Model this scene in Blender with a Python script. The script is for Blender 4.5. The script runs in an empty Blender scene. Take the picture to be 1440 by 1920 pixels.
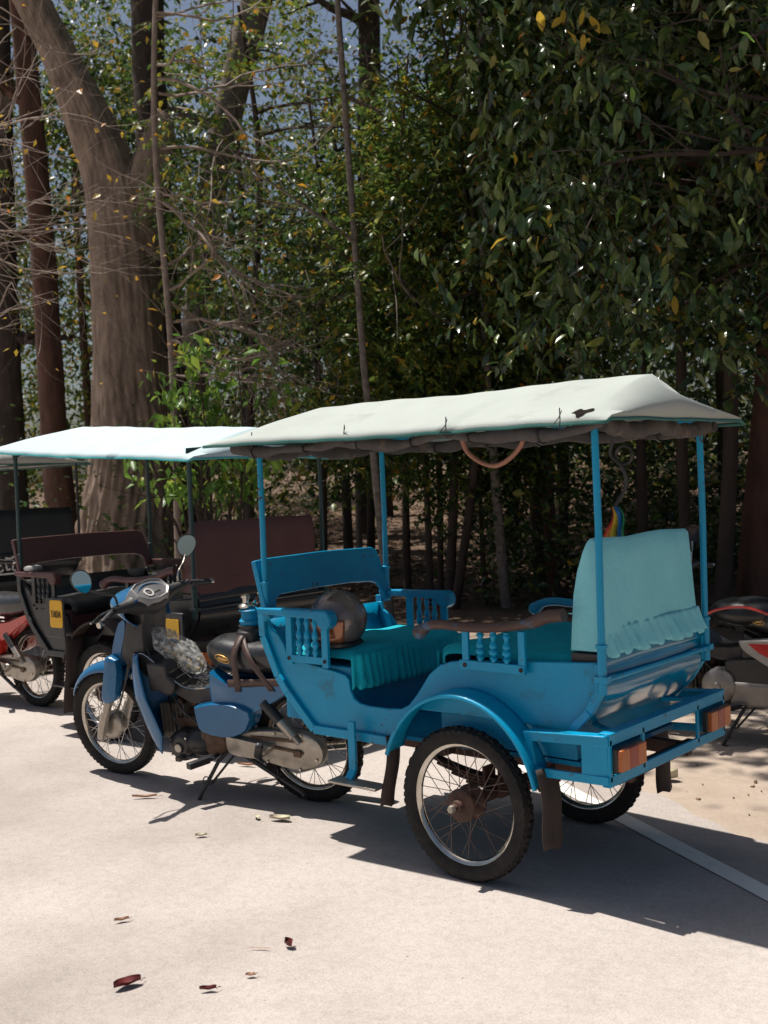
import bpy, math, random
import numpy as np
from mathutils import Vector, Matrix, Euler
random.seed(7); rng = np.random.default_rng(7)
S = bpy.context.scene; COL = S.collection
pi = math.pi; sin = math.sin; cos = math.cos; rad = math.radians
# ---------------------------------------------------------------- camera
cd = bpy.data.cameras.new('camera'); cam = bpy.data.objects.new('camera', cd); COL.objects.link(cam)
S.camera = cam
fw = Vector((-0.64891, 0.76026, -0.03032)); rt = Vector((0.76082, 0.64793, -0.03644)); up = Vector((0.00806, 0.04671, 0.99888))
m = Matrix((rt, up, -fw)).transposed().to_4x4(); m.translation = Vector((2.4715, -3.7188, 1.4919)); cam.matrix_world = m
cd.sensor_fit = 'HORIZONTAL'; cd.sensor_width = 24.0; cd.lens = 24.0 * 2117.74 / 1440
cd.clip_start = 0.05; cd.clip_end = 2000
cd.dof.use_dof = True; cd.dof.focus_distance = 5.0; cd.dof.aperture_fstop = 4.0
S.render.resolution_x = 768; S.render.resolution_y = 1024
# ---------------------------------------------------------------- light
SUN_EL = rad(68.0); sdir = Vector((-0.40, -0.055, 1.0)).normalized()
W = bpy.data.worlds.new('World'); S.world = W; W.use_nodes = True
nt = W.node_tree; nt.nodes.clear()
sky = nt.nodes.new('ShaderNodeTexSky'); sky.sky_type = 'NISHITA'; sky.sun_disc = False
sky.sun_elevation = SUN_EL; sky.sun_rotation = math.atan2(sdir.x, sdir.y); sky.dust_density = 3.0; sky.air_density = 1.0
bg = nt.nodes.new('ShaderNodeBackground'); bg.inputs['Strength'].default_value = 0.052
wo = nt.nodes.new('ShaderNodeOutputWorld'); nt.links.new(sky.outputs[0], bg.inputs[0]); nt.links.new(bg.outputs[0], wo.inputs[0])
sl = bpy.data.lights.new('sun', 'SUN'); sl.energy = 5.0; sl.angle = rad(0.55); sl.color = (1.0, 0.945, 0.87)
so = bpy.data.objects.new('sun', sl); COL.objects.link(so); so.rotation_euler = sdir.to_track_quat('Z', 'Y').to_euler(); so.location = (0, 0, 30)
S.view_settings.view_transform = 'Standard'; S.view_settings.look = 'None'; S.view_settings.gamma = 1.0
S.view_settings.exposure = 0.48
S.cycles.max_bounces = 6; S.cycles.diffuse_bounces = 3; S.cycles.transparent_max_bounces = 12
# ---------------------------------------------------------------- materials
def hexa(r, g, b): return (r, g, b, 1.0)
MATS = {}
def mat(name, c1, c2=None, sc=6.0, rough=.5, rv=.12, metal=0.0, bump=0.0, bs=60.0, dirt=None, damt=.5, dsc=3.0, coat=0.0, spec=.5, stretch=None, island=None, trans=0.0, detail=5.0, chips=None):
    m = bpy.data.materials.new(name); m.use_nodes = True; N = m.node_tree.nodes; L = m.node_tree.links
    b = N['Principled BSDF']; out = N['Material Output']
    tc = N.new('ShaderNodeTexCoord'); src = tc.outputs['Object']
    if stretch:
        mp = N.new('ShaderNodeMapping'); mp.inputs['Scale'].default_value = stretch; L.new(src, mp.inputs[0]); src = mp.outputs[0]
    def noise(scale, det=5.0, rg=.6):
        n = N.new('ShaderNodeTexNoise'); n.inputs['Scale'].default_value = scale; n.inputs['Detail'].default_value = det; n.inputs['Roughness'].default_value = rg
        L.new(src, n.inputs['Vector']); return n
    def ramp(o, stops):
        r = N.new('ShaderNodeValToRGB'); L.new(o, r.inputs[0]); e = r.color_ramp.elements
        while len(e) < len(stops): e.new(.5)
        for k, (p, c) in enumerate(stops): e[k].position = p; e[k].color = hexa(*c)
        return r
    if island:
        g = N.new('ShaderNodeNewGeometry'); col = ramp(g.outputs['Random Per Island'], island).outputs[0]
    else:
        n = noise(sc, detail); c2 = c2 or tuple(x * .8 for x in c1)
        col = ramp(n.outputs['Fac'], [(.32, c2), (.68, c1)]).outputs[0]
    if dirt:
        d = noise(dsc, 8.0, .72); a = .5 + (1 - damt) * .28
        dr = ramp(d.outputs['Fac'], [(a - .07, (0, 0, 0)), (a + .09, (1, 1, 1))])
        mx = N.new('ShaderNodeMix'); mx.data_type = 'RGBA'; L.new(dr.outputs[0], mx.inputs[0]); L.new(col, mx.inputs[6]); mx.inputs[7].default_value = hexa(*dirt); col = mx.outputs[2]
    if chips:
        d = noise(34, 6.0, .8); d2 = noise(4, 3.0, .5); am = N.new('ShaderNodeMath'); am.operation = 'MULTIPLY_ADD'; L.new(d2.outputs['Fac'], am.inputs[0]); am.inputs[1].default_value = .35; L.new(d.outputs['Fac'], am.inputs[2])
        dr = ramp(am.outputs[0], [(.805, (0, 0, 0)), (.83, (1, 1, 1))]); mx = N.new('ShaderNodeMix'); mx.data_type = 'RGBA'; L.new(dr.outputs[0], mx.inputs[0]); L.new(col, mx.inputs[6]); mx.inputs[7].default_value = hexa(*chips); col = mx.outputs[2]
    L.new(col, b.inputs['Base Color'])
    b.inputs['Metallic'].default_value = metal; b.inputs['Coat Weight'].default_value = coat; b.inputs['Coat Roughness'].default_value = .12
    b.inputs['Specular IOR Level'].default_value = spec
    rn = noise(sc * 2.3, 4.0); mr = N.new('ShaderNodeMapRange'); L.new(rn.outputs['Fac'], mr.inputs[0]); mr.inputs[1].default_value = .3; mr.inputs[2].default_value = .7
    mr.inputs[3].default_value = max(.03, rough - rv); mr.inputs[4].default_value = min(1, rough + rv); L.new(mr.outputs[0], b.inputs['Roughness'])
    if bump:
        bn = noise(bs, 6.0, .65); bp = N.new('ShaderNodeBump'); bp.inputs['Strength'].default_value = min(1, bump); bp.inputs['Distance'].default_value = .01 * max(1, bump)
        L.new(bn.outputs['Fac'], bp.inputs['Height']); L.new(bp.outputs[0], b.inputs['Normal'])
    if trans:
        t = N.new('ShaderNodeBsdfTranslucent'); L.new(col, t.inputs['Color']); ms = N.new('ShaderNodeMixShader'); ms.inputs[0].default_value = trans
        L.new(b.outputs[0], ms.inputs[1]); L.new(t.outputs[0], ms.inputs[2]); L.new(ms.outputs[0], out.inputs['Surface'])
    MATS[name] = m; return m
TEAL = mat('turquoise_paint', (.0008, .30, .52), (.0006, .24, .43), 2.5, .38, .1, bump=.10, bs=60, dirt=(.02, .125, .17), damt=.45, dsc=7, coat=.08, spec=.3, chips=(.06, .035, .025))
TEALG = mat('glossy_turquoise_paint', (.0008, .20, .36), (.0006, .16, .30), 3, .14, .06, bump=.06, bs=30, dirt=(.02, .11, .15), damt=.3, dsc=11, coat=.5, spec=.5, chips=(.06, .035, .025))
TEALD = mat('worn_turquoise_paint', (.0008, .235, .42), (.0006, .17, .33), 4, .42, .12, bump=.15, bs=60, dirt=(.03, .06, .07), damt=.3, dsc=22, spec=.3, chips=(.07, .04, .03))
FAB = mat('turquoise_seat_cloth', (.005, .38, .47), (.004, .30, .39), 7, .85, .05, bump=.5, bs=38, spec=.2)
FABL = mat('pale_turquoise_cover', (.30, .72, .78), (.23, .64, .71), 3, .85, .05, bump=.5, bs=22, dirt=(.22, .50, .55), damt=.25, spec=.2, trans=.12)
WOODW = mat('worn_armrest_wood', (.085, .042, .03), (.045, .024, .018), 5, .6, .1, bump=.3, bs=80, dirt=(.004, .24, .45), damt=.62, dsc=7, stretch=(.6, 1, 1.2))
CHROME = mat('chrome', (.56, .53, .48), (.42, .39, .34), 20, .13, .06, metal=1, dirt=(.25, .17, .11), damt=.22, dsc=30)
ALU = mat('dull_aluminium', (.46, .42, .36), (.32, .29, .25), 14, .4, .1, metal=.7, bump=.1, dirt=(.13, .09, .06), damt=.4, dsc=18)
RUBBER = mat('dusty_rubber', (.022, .020, .019), (.013, .012, .012), 12, .8, .1, bump=.3, bs=120, dirt=(.065, .050, .042), damt=.55, dsc=5, spec=.3)
RUBBERD = mat('dark_rubber', (.014, .013, .013), None, 12, .75, .1, bump=.2, bs=120, spec=.3)
RUST = mat('rusty_steel', (.10, .045, .03), (.045, .025, .02), 20, .8, .1, bump=.5, bs=90, dirt=(.16, .07, .04), damt=.4, dsc=12)
SPOKE = mat('spoke_steel', (.16, .12, .10), (.10, .07, .06), 20, .45, .1, metal=.7)
SPOKEC = mat('bright_spoke_steel', (.6, .58, .54), (.35, .32, .3), 20, .3, .1, metal=.9)
FLAP = mat('mudflap_rubber', (.055, .038, .032), (.035, .026, .023), 8, .75, .1, bump=.4, bs=50, stretch=(3, 3, .6), spec=.3)
CANV = mat('pale_canvas', (.425, .465, .435), (.37, .405, .38), 2.5, .8, .05, bump=.25, bs=150, dirt=(.31, .33, .30), damt=.4, dsc=3.2, spec=.25, trans=.10)
CANVW = mat('white_canvas', (.50, .60, .63), (.45, .56, .59), 2.5, .8, .05, bump=.2, bs=90, spec=.25, trans=.1)
CANVG = mat('grey_canvas', (.40, .41, .38), None, 2.5, .8, .05, bump=.2, bs=90, spec=.25)
HEM = mat('green_hem', (.02, .13, .11), (.012, .09, .08), 9, .6)
HEMC = mat('cyan_hem', (.05, .38, .40), (.04, .30, .33), 9, .6)
CURT = mat('rolled_curtain_canvas', (.095, .085, .08), (.055, .05, .05), 9, .8, .1, bump=.4, bs=60, dirt=(.24, .18, .14), damt=.45, dsc=6, spec=.2)
BLACK = mat('black_plastic', (.016, .016, .018), (.022, .021, .022), 9, .42, .12, bump=.12, bs=200)
GREYP = mat('dark_grey_plastic', (.022, .021, .023), (.029, .027, .028), 9, .5, .1, bump=.15, bs=200, dirt=(.07, .055, .05), damt=.3, dsc=10)
SILP = mat('silver_plastic', (.33, .32, .31), (.25, .24, .24), 12, .4, .1, metal=.3)
BLUEM = mat('motorbike_blue_paint', (.004, .115, .26), (.003, .09, .215), 4, .24, .06, metal=.1, coat=.35, dirt=(.02, .085, .135), damt=.3, dsc=12)
VINYL = mat('black_vinyl', (.02, .021, .022), (.014, .015, .016), 8, .3, .08, bump=.12, bs=180, coat=.1)
BRONZE = mat('engine_bronze', (.17, .11, .075), (.08, .05, .036), 22, .55, .12, metal=.6, bump=.5, bs=70, dirt=(.05, .035, .028), damt=.5, dsc=22)
STRAP = mat('brown_rubber_strap', (.07, .035, .028), (.045, .024, .02), 9, .5, .1, bump=.2)
GOLD = mat('gold_emblem', (.55, .33, .10), None, 9, .35, .1, metal=.6)
AMBER = mat('amber_lens', (.46, .115, .018), (.40, .10, .015), 9, .3, .05, coat=.1)
REDL = mat('red_lens', (.30, .028, .012), (.26, .024, .010), 9, .3, .05, coat=.1)
MIRR = mat('mirror_glass', (.62, .64, .64), (.58, .6, .6), 4, .04, .01, metal=1)
GLASSD = mat('instrument_glass', (.10, .10, .11), (.22, .21, .21), 14, .12, .04, coat=.6)
MAROON = mat('maroon_paint', (.085, .028, .028), (.06, .02, .022), 5, .5, .1, bump=.1, dirt=(.12, .07, .06), damt=.25, dsc=10)
BROWNV = mat('brown_vinyl', (.115, .04, .034), (.09, .032, .028), 3, .5, .08, bump=.12, bs=120)
BLKPAINT = mat('black_paint', (.012, .014, .016), (.018, .02, .022), 6, .35, .1, dirt=(.05, .045, .04), damt=.3, dsc=8)
GREENP = mat('dark_green_post_paint', (.012, .045, .045), None, 8, .4)
REDM = mat('red_paint', (.50, .025, .018), (.42, .02, .015), 5, .22, .06, coat=.5, dirt=(.25, .04, .03), damt=.25, dsc=14)
WHITEP = mat('white_silver_paint', (.62, .60, .57), (.5, .48, .46), 9, .28, .06, coat=.4)
YEL = mat('yellow_sticker', (.78, .42, .012), (.72, .38, .012), 6, .5)
INK = mat('black_ink', (.012, .012, .012), None, 6, .5)
CREAM = mat('cream_paint', (.62, .55, .46), (.5, .44, .38), 8, .5)
HOSE = mat('brown_rubber_hose', (.30, .13, .075), (.24, .10, .06), 8, .5, .1)
HELM = mat('scuffed_helmet_shell', (.24, .21, .20), (.11, .08, .07), 6, .28, .1, metal=.45, coat=.3, dirt=(.17, .08, .05), damt=.5, dsc=7)
HELV = mat('copper_visor', (.30, .115, .05), (.17, .06, .035), 7, .22, .1, metal=.4, coat=.4)
def bag_material():
    m = bpy.data.materials.new('clear_plastic_bag'); m.use_nodes = True; N = m.node_tree.nodes; L = m.node_tree.links
    b = N['Principled BSDF']; b.inputs['Base Color'].default_value = (.75, .75, .72, 1); b.inputs['Roughness'].default_value = .15
    t = N.new('ShaderNodeBsdfTransparent'); x = N.new('ShaderNodeMixShader'); n = N.new('ShaderNodeTexNoise'); n.inputs['Scale'].default_value = 11; n.inputs['Detail'].default_value = 1.0
    r = N.new('ShaderNodeMapRange'); L.new(n.outputs['Fac'], r.inputs[0]); r.inputs[1].default_value = .35; r.inputs[2].default_value = .65; r.inputs[3].default_value = .06; r.inputs[4].default_value = .40
    L.new(r.outputs[0], x.inputs[0]); L.new(t.outputs[0], x.inputs[1]); L.new(b.outputs[0], x.inputs[2]); L.new(x.outputs[0], N['Material Output'].inputs['Surface'])
    return m
BAG = bag_material()
def leafmat(name, stops, rough=.38, trans=.45, spec=.30): return mat(name, (0, 0, 0), None, 3, rough, .12, island=stops, trans=trans, spec=spec)
LDARK = leafmat('dark_green_leaves', [(0, (.022, .050, .016)), (.45, (.042, .085, .024)), (.78, (.09, .14, .03)), (.96, (.19, .20, .035)), (1, (.28, .14, .02))])
LOLIVE = leafmat('olive_green_leaves', [(0, (.05, .09, .02)), (.5, (.09, .145, .028)), (.82, (.18, .19, .03)), (.95, (.30, .24, .03)), (1, (.38, .17, .02))])
LBRIGHT = leafmat('bright_green_leaves', [(0, (.07, .16, .03)), (.6, (.14, .26, .04)), (.9, (.24, .33, .05)), (1, (.35, .33, .05))], trans=.45)
LGLOSS = leafmat('glossy_dark_leaves', [(0, (.016, .036, .013)), (.6, (.042, .078, .02)), (.90, (.10, .14, .03)), (.985, (.20, .18, .03)), (1, (.32, .12, .02))], rough=.24, trans=.14, spec=.42)
LYEL = leafmat('yellow_leaves', [(0, (.36, .22, .03)), (.6, (.48, .33, .04)), (1, (.50, .16, .02))], trans=.45)
LITTER = mat('dry_litter_leaves', (0, 0, 0), None, 3, .75, .1, island=[(0, (.09, .05, .032)), (.5, (.17, .10, .06)), (.85, (.27, .17, .11)), (1, (.36, .25, .17))], spec=.25)
REDLEAF = mat('dark_red_dry_leaf', (.16, .012, .012), (.09, .01, .01), 30, .6)
TANLEAF = mat('tan_dry_leaf', (.42, .24, .14), (.30, .17, .10), 30, .7)
PALELEAF = mat('pale_dry_leaf', (.55, .50, .36), (.42, .38, .27), 30, .7)
BARKA = mat('great_tree_bark', (.31, .23, .175), (.125, .09, .07), 7, .85, .05, bump=1.0, bs=9, dirt=(.40, .32, .24), damt=.5, dsc=16, stretch=(1, 1, .30), spec=.2, detail=9)
BARKB = mat('dark_bark', (.07, .052, .042), (.035, .027, .023), 8, .85, .05, bump=1.0, bs=14, dirt=(.13, .10, .08), damt=.35, dsc=8, stretch=(1, 1, .3), spec=.2)
BARKR = mat('reddish_bark', (.12, .062, .045), (.06, .034, .027), 6, .85, .05, bump=1.0, bs=14, stretch=(1, 1, .3), spec=.2)
BARKP = mat('pale_mottled_bark', (.20, .17, .145), (.09, .075, .065), 16, .85, .05, bump=.6, bs=24, dirt=(.36, .34, .31), damt=.4, dsc=8, spec=.2)
TWIG = mat('pale_twig_bark', (.30, .24, .20), (.19, .145, .12), 14, .8, .05, spec=.2)
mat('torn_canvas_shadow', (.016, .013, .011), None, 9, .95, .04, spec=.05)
# ---------------------------------------------------------------- mesh helpers
class MB:
    def __init__(s): s.v = []; s.f = []
    def add(s, vs, fs):
        o = len(s.v); s.v += [tuple(v) for v in vs]; s.f += [tuple(i + o for i in f) for f in fs]; return s
    def box(s, c, d, rot=None, taper=1.0):
        x, y, z = d[0] / 2, d[1] / 2, d[2] / 2; vs = []
        for k, (i, j, l) in enumerate([(-1, -1, -1), (1, -1, -1), (1, 1, -1), (-1, 1, -1), (-1, -1, 1), (1, -1, 1), (1, 1, 1), (-1, 1, 1)]):
            t = taper if l > 0 else 1; v = Vector((i * x * t, j * y * t, l * z))
            if rot: v = Euler(rot).to_matrix() @ v
            vs.append(v + Vector(c))
        return s.add(vs, [(0, 3, 2, 1), (4, 5, 6, 7), (0, 1, 5, 4), (1, 2, 6, 5), (2, 3, 7, 6), (3, 0, 4, 7)])
    def bar(s, a, b, w, h, upv=(0, 0, 1)):
        a = Vector(a); b = Vector(b); d = (b - a); L = d.length; d.normalize(); sd = d.cross(Vector(upv))
        if sd.length < 1e-4: sd = d.cross(Vector((0, 1, 0)))
        sd.normalize(); u = sd.cross(d); vs = []
        for q in (a, b):
            for i, j in ((-1, -1), (1, -1), (1, 1), (-1, 1)): vs.append(q + sd * (i * w / 2) + u * (j * h / 2))
        return s.add(vs, [(0, 1, 2, 3), (7, 6, 5, 4), (0, 4, 5, 1), (1, 5, 6, 2), (2, 6, 7, 3), (3, 7, 4, 0)])
    def tube(s, pts, r, n=10, closed=False, cap=True, flat=1.0):
        P = [Vector(p) for p in pts]; m = len(P); R = r if hasattr(r, '__len__') else [r] * m; vs = []; ref = None
        for i in range(m):
            if closed: t = P[(i + 1) % m] - P[i - 1]
            else: t = P[min(i + 1, m - 1)] - P[max(i - 1, 0)]
            t.normalize()
            if ref is None: ref = Vector((0, 0, 1)) if abs(t.z) < .9 else Vector((1, 0, 0))
            a = t.cross(ref); a.normalize(); b = a.cross(t); ref = b
            for k in range(n): an = 2 * pi * k / n; vs.append(P[i] + (a * cos(an) * flat + b * sin(an)) * R[i])
        fs = []
        for i in range(m if closed else m - 1):
            j = (i + 1) % m
            for k in range(n): fs.append((i * n + k, i * n + (k + 1) % n, j * n + (k + 1) % n, j * n + k))
        if cap and not closed: fs.append(tuple(range(n))[::-1]); fs.append(tuple((m - 1) * n + k for k in range(n)))
        return s.add(vs, fs)
    def lathe(s, prof, o=(0, 0, 0), axis='z', n=24, closed=False):
        vs = []; m = len(prof)
        for r, h in prof:
            for k in range(n):
                a = 2 * pi * k / n; c, d = r * cos(a), r * sin(a)
                v = (c, d, h) if axis == 'z' else ((c, h, d) if axis == 'y' else (h, c, d)); vs.append((v[0] + o[0], v[1] + o[1], v[2] + o[2]))
        fs = []
        for i in range(m if closed else m - 1):
            j = (i + 1) % m
            for k in range(n): fs.append((i * n + k, i * n + (k + 1) % n, j * n + (k + 1) % n, j * n + k))
        return s.add(vs, fs)
    def prism(s, poly, y0, y1, plane='xz'):
        n = len(poly); vs = []
        for y in (y0, y1):
            for a, b in poly: vs.append((a, y, b) if plane == 'xz' else ((y, a, b) if plane == 'yz' else (a, b, y)))
        return s.add(vs, [tuple(range(n)), tuple(range(n, 2 * n))[::-1]] + [(i, n + i, n + (i + 1) % n, (i + 1) % n) for i in range(n)])
    def grid(s, fn, nu, nv):
        vs = [fn(i / nu, j / nv) for i in range(nu + 1) for j in range(nv + 1)]
        return s.add(vs, [(i * (nv + 1) + j, (i + 1) * (nv + 1) + j, (i + 1) * (nv + 1) + j + 1, i * (nv + 1) + j + 1) for i in range(nu) for j in range(nv)])
    def ball(s, c, r, n=16, m=10, rot=None):
        R = Euler(rot).to_matrix() if rot else None; r = r if hasattr(r, '__len__') else (r, r, r); vs = []
        for i in range(m + 1):
            t = pi * i / m
            for k in range(n):
                a = 2 * pi * k / n; v = Vector((r[0] * sin(t) * cos(a), r[1] * sin(t) * sin(a), r[2] * cos(t)))
                if R: v = R @ v
                vs.append(v + Vector(c))
        return s.add(vs, [(i * n + k, (i + 1) * n + k, (i + 1) * n + (k + 1) % n, i * n + (k + 1) % n) for i in range(m) for k in range(n)])
    def build(s, name, m, parent=None, bev=0.0, solid=0.0, smooth=38, sub=0, label=None):
        me = bpy.data.meshes.new(name); me.from_pydata(s.v, [], s.f)
        import bmesh
        bm = bmesh.new(); bm.from_mesh(me); bmesh.ops.remove_doubles(bm, verts=bm.verts, dist=1e-5); bmesh.ops.recalc_face_normals(bm, faces=bm.faces); bm.to_mesh(me); bm.free()
        me.materials.append(m)
        if smooth: me.shade_smooth(); me.set_sharp_from_angle(angle=rad(smooth))
        o = bpy.data.objects.new(name, me); COL.objects.link(o)
        if parent: o.parent = parent
        if label: o['label'] = label
        if solid: d = o.modifiers.new('solid', 'SOLIDIFY'); d.thickness = solid; d.offset = 0
        if bev: b = o.modifiers.new('bevel', 'BEVEL'); b.width = bev; b.segments = 2; b.limit_method = 'ANGLE'; b.angle_limit = rad(40)
        if sub: u = o.modifiers.new('sub', 'SUBSURF'); u.levels = sub; u.render_levels = sub
        return o
def tag(o, label, cat=None, group=None, kind=None):
    if label: o['label'] = label
    if cat: o['category'] = cat
    if group: o['group'] = group
    if kind: o['kind'] = kind
    return o
def thing(name, label, cat, loc=(0, 0, 0), rz=0.0, group=None):
    o = bpy.data.objects.new(name, None); COL.objects.link(o); o.location = loc; o.rotation_euler = (0, 0, rz); o.empty_display_size = .2
    return tag(o, label, cat, group)
def share(o, parent, loc=None, rot=None):
    c = o.copy(); COL.objects.link(c); c.parent = parent
    if loc is not None: c.location = loc
    if rot is not None: c.rotation_euler = rot
    return c
def spline(pts, n=6):
    P = [Vector(p) for p in pts]; out = []
    for i in range(len(P) - 1):
        a = P[max(i - 1, 0)]; b = P[i]; c = P[i + 1]; d = P[min(i + 2, len(P) - 1)]
        for k in range(n):
            t = k / n; out.append(.5 * ((2 * b) + (c - a) * t + (2 * a - 5 * b + 4 * c - d) * t * t + (3 * b - a - 3 * c + d) * t ** 3))
    out.append(P[-1]); return out
def arrmesh(name, V, F, m, parent=None, smooth=False):
    me = bpy.data.meshes.new(name); V = np.asarray(V, dtype=np.float32).reshape(-1, 3); F = np.asarray(F, dtype=np.int32)
    k = F.shape[1]; me.vertices.add(len(V)); me.vertices.foreach_set('co', V.ravel()); me.loops.add(F.size); me.loops.foreach_set('vertex_index', F.ravel())
    me.polygons.add(len(F)); me.polygons.foreach_set('loop_start', np.arange(0, F.size, k, dtype=np.int32)); me.polygons.foreach_set('loop_total', np.full(len(F), k, dtype=np.int32))
    me.update(calc_edges=True); me.materials.append(m)
    if smooth: me.shade_smooth()
    o = bpy.data.objects.new(name, me); COL.objects.link(o)
    if parent: o.parent = parent
    return o
# ---------------------------------------------------------------- ground
def hgt(x, y):
    e = y - (6.6 - .16 * (x + 1.6)); t = max(0.0, e - .8)
    return .075 * t * (1 if t < 30 else 30 / t) + (.05 * sin(x * .9 + y * .5) + .03 * sin(x * 2.1 - y * 1.3)) * min(1, max(0, e))
def ground_material():
    m = bpy.data.materials.new('sandy_ground'); m.use_nodes = True; N = m.node_tree.nodes; L = m.node_tree.links; b = N['Principled BSDF']
    b.inputs['Roughness'].default_value = .92; b.inputs['Specular IOR Level'].default_value = .15
    g = N.new('ShaderNodeNewGeometry'); sep = N.new('ShaderNodeSeparateXYZ'); L.new(g.outputs['Position'], sep.inputs[0])
    def nz(s, d=6, r=.6):
        n = N.new('ShaderNodeTexNoise'); n.inputs['Scale'].default_value = s; n.inputs['Detail'].default_value = d; n.inputs['Roughness'].default_value = r; L.new(g.outputs['Position'], n.inputs['Vector']); return n
    def rp(o, st):
        r = N.new('ShaderNodeValToRGB'); L.new(o, r.inputs[0])
        e = r.color_ramp.elements
        while len(e) < len(st): e.new(.5)
        for k, (p, c) in enumerate(st): e[k].position = p; e[k].color = hexa(*c)
        return r
    sand = rp(nz(1.7, 9, .7).outputs[0], [(.3, (.31, .245, .19)), (.55, (.40, .325, .265)), (.75, (.46, .385, .32))])
    lit = rp(nz(7, 10, .8).outputs[0], [(.3, (.045, .030, .022)), (.5, (.11, .072, .05)), (.72, (.24, .17, .125))])
    a = N.new('ShaderNodeMath'); a.operation = 'MULTIPLY_ADD'; L.new(sep.outputs['X'], a.inputs[0]); a.inputs[1].default_value = .16; L.new(sep.outputs['Y'], a.inputs[2])
    n2 = nz(.9, 6, .7); c = N.new('ShaderNodeMath'); c.operation = 'MULTIPLY_ADD'; L.new(n2.outputs[0], c.inputs[0]); c.inputs[1].default_value = 5.0; L.new(a.outputs[0], c.inputs[2])
    mr = N.new('ShaderNodeMapRange'); L.new(c.outputs[0], mr.inputs[0]); mr.inputs[1].default_value = 5.6; mr.inputs[2].default_value = 7.0
    mx = N.new('ShaderNodeMix'); mx.data_type = 'RGBA'; L.new(mr.outputs[0], mx.inputs[0]); L.new(sand.outputs[0], mx.inputs[6]); L.new(lit.outputs[0], mx.inputs[7]); L.new(mx.outputs[2], b.inputs['Base Color'])
    bp = N.new('ShaderNodeBump'); bp.inputs['Strength'].default_value = .6; bp.inputs['Distance'].default_value = .03; L.new(nz(14, 9, .75).outputs[0], bp.inputs['Height']); L.new(bp.outputs[0], b.inputs['Normal'])
    return m
def road_material():
    m = bpy.data.materials.new('pale_road_surface'); m.use_nodes = True; N = m.node_tree.nodes; L = m.node_tree.links; b = N['Principled BSDF']
    b.inputs['Roughness'].default_value = .85; b.inputs['Specular IOR Level'].default_value = .2
    g = N.new('ShaderNodeNewGeometry')
    def nz(s, d=6, r=.6):
        n = N.new('ShaderNodeTexNoise'); n.inputs['Scale'].default_value = s; n.inputs['Detail'].default_value = d; n.inputs['Roughness'].default_value = r; L.new(g.outputs['Position'], n.inputs['Vector']); return n
    def rp(o, st):
        r = N.new('ShaderNodeValToRGB'); L.new(o, r.inputs[0]); e = r.color_ramp.elements
        while len(e) < len(st): e.new(.5)
        for k, (p, c) in enumerate(st): e[k].position = p; e[k].color = hexa(*c)
        return r
    base = rp(nz(1.1, 8, .65).outputs[0], [(.25, (.365, .325, .298)), (.5, (.415, .372, .345)), (.75, (.45, .408, .38))])
    stain = rp(nz(.55, 5, .5).outputs[0], [(.36, (.80, .79, .785)), (.58, (1, 1, 1))])
    grit = rp(nz(170, 3, .7).outputs[0], [(.28, (.70, .69, .68)), (.5, (1, 1, 1)), (.72, (1.13, 1.12, 1.1))])
    dust = rp(nz(23, 9, .8).outputs[0], [(.34, (.86, .855, .85)), (.55, (1, 1, 1))])
    pit = rp(nz(48, 2, .5).outputs[0], [(.22, (.55, .52, .5)), (.27, (1, 1, 1))])
    col = base.outputs[0]
    for q in (stain, grit, dust, pit):
        x = N.new('ShaderNodeMix'); x.data_type = 'RGBA'; x.blend_type = 'MULTIPLY'; x.inputs[0].default_value = 1; L.new(col, x.inputs[6]); L.new(q.outputs[0], x.inputs[7]); col = x.outputs[2]
    L.new(col, b.inputs['Base Color'])
    bp = N.new('ShaderNodeBump'); bp.inputs['Strength'].default_value = .35; bp.inputs['Distance'].default_value = .004; L.new(nz(120, 5, .7).outputs[0], bp.inputs['Height']); L.new(bp.outputs[0], b.inputs['Normal'])
    return m
xs = np.concatenate([[-900, -300, -120, -60], np.arange(-40, 15.1, .8), [40, 120, 400, 900]]); ys = np.concatenate([[-400, -100, -30, -10], np.arange(-6, 40.1, .8), [60, 120, 400, 900]])
gb = MB(); gb.grid(lambda u, v: (xs[round(u * (len(xs) - 1))], ys[round(v * (len(ys) - 1))], hgt(xs[round(u * (len(xs) - 1))], ys[round(v * (len(ys) - 1))])), len(xs) - 1, len(ys) - 1)
tag(gb.build('ground', ground_material(), smooth=180), None, kind='structure')
# the road: its far edge runs past the carriages at a slant; ragged where the sand lies over it
ed = Vector((.86, -.51)); en = Vector((.51, .86)); e0 = Vector((.52, .30))
def along(t, o): p = e0 + ed * t + en * o; return (p.x, p.y)
poly = []
for k in range(0, 221):
    t = -22 + k * .15; o = .34 + .05 * sin(t * 1.7) + .025 * sin(t * 7.3) + .018 * sin(t * 17.1) + random.uniform(-.01, .01); poly.append(along(t, o))
poly = [(-60, along(-22, .3)[1] + 20)] + poly + [(60, -40), (60, -60), (-60, -60)]
rb = MB(); n = len(poly); rb.add([(a, b, .004) for a, b in poly], [tuple(range(n))])
tag(rb.build('road', road_material(), smooth=0), None, kind='structure')
LINEM = mat('worn_white_line', (.74, .72, .66), (.64, .61, .55), 3, .8, .05, bump=.3, bs=150, dirt=(.50, .45, .39), damt=.45, dsc=22, spec=.2)
lb = MB(); lv = []; nn = 160
for k in range(nn + 1):
    t = -22 + k * .2; w = .078 + random.uniform(-.003, .003); lv += [(*along(t, -w / 2 - .01), .008), (*along(t, w / 2 + random.uniform(-.003, .003)), .008)]
lb.add(lv, [(2 * k, 2 * k + 2, 2 * k + 3, 2 * k + 1) for k in range(nn)])
tag(lb.build('road_line', LINEM, smooth=0), None, kind='structure')
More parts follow.
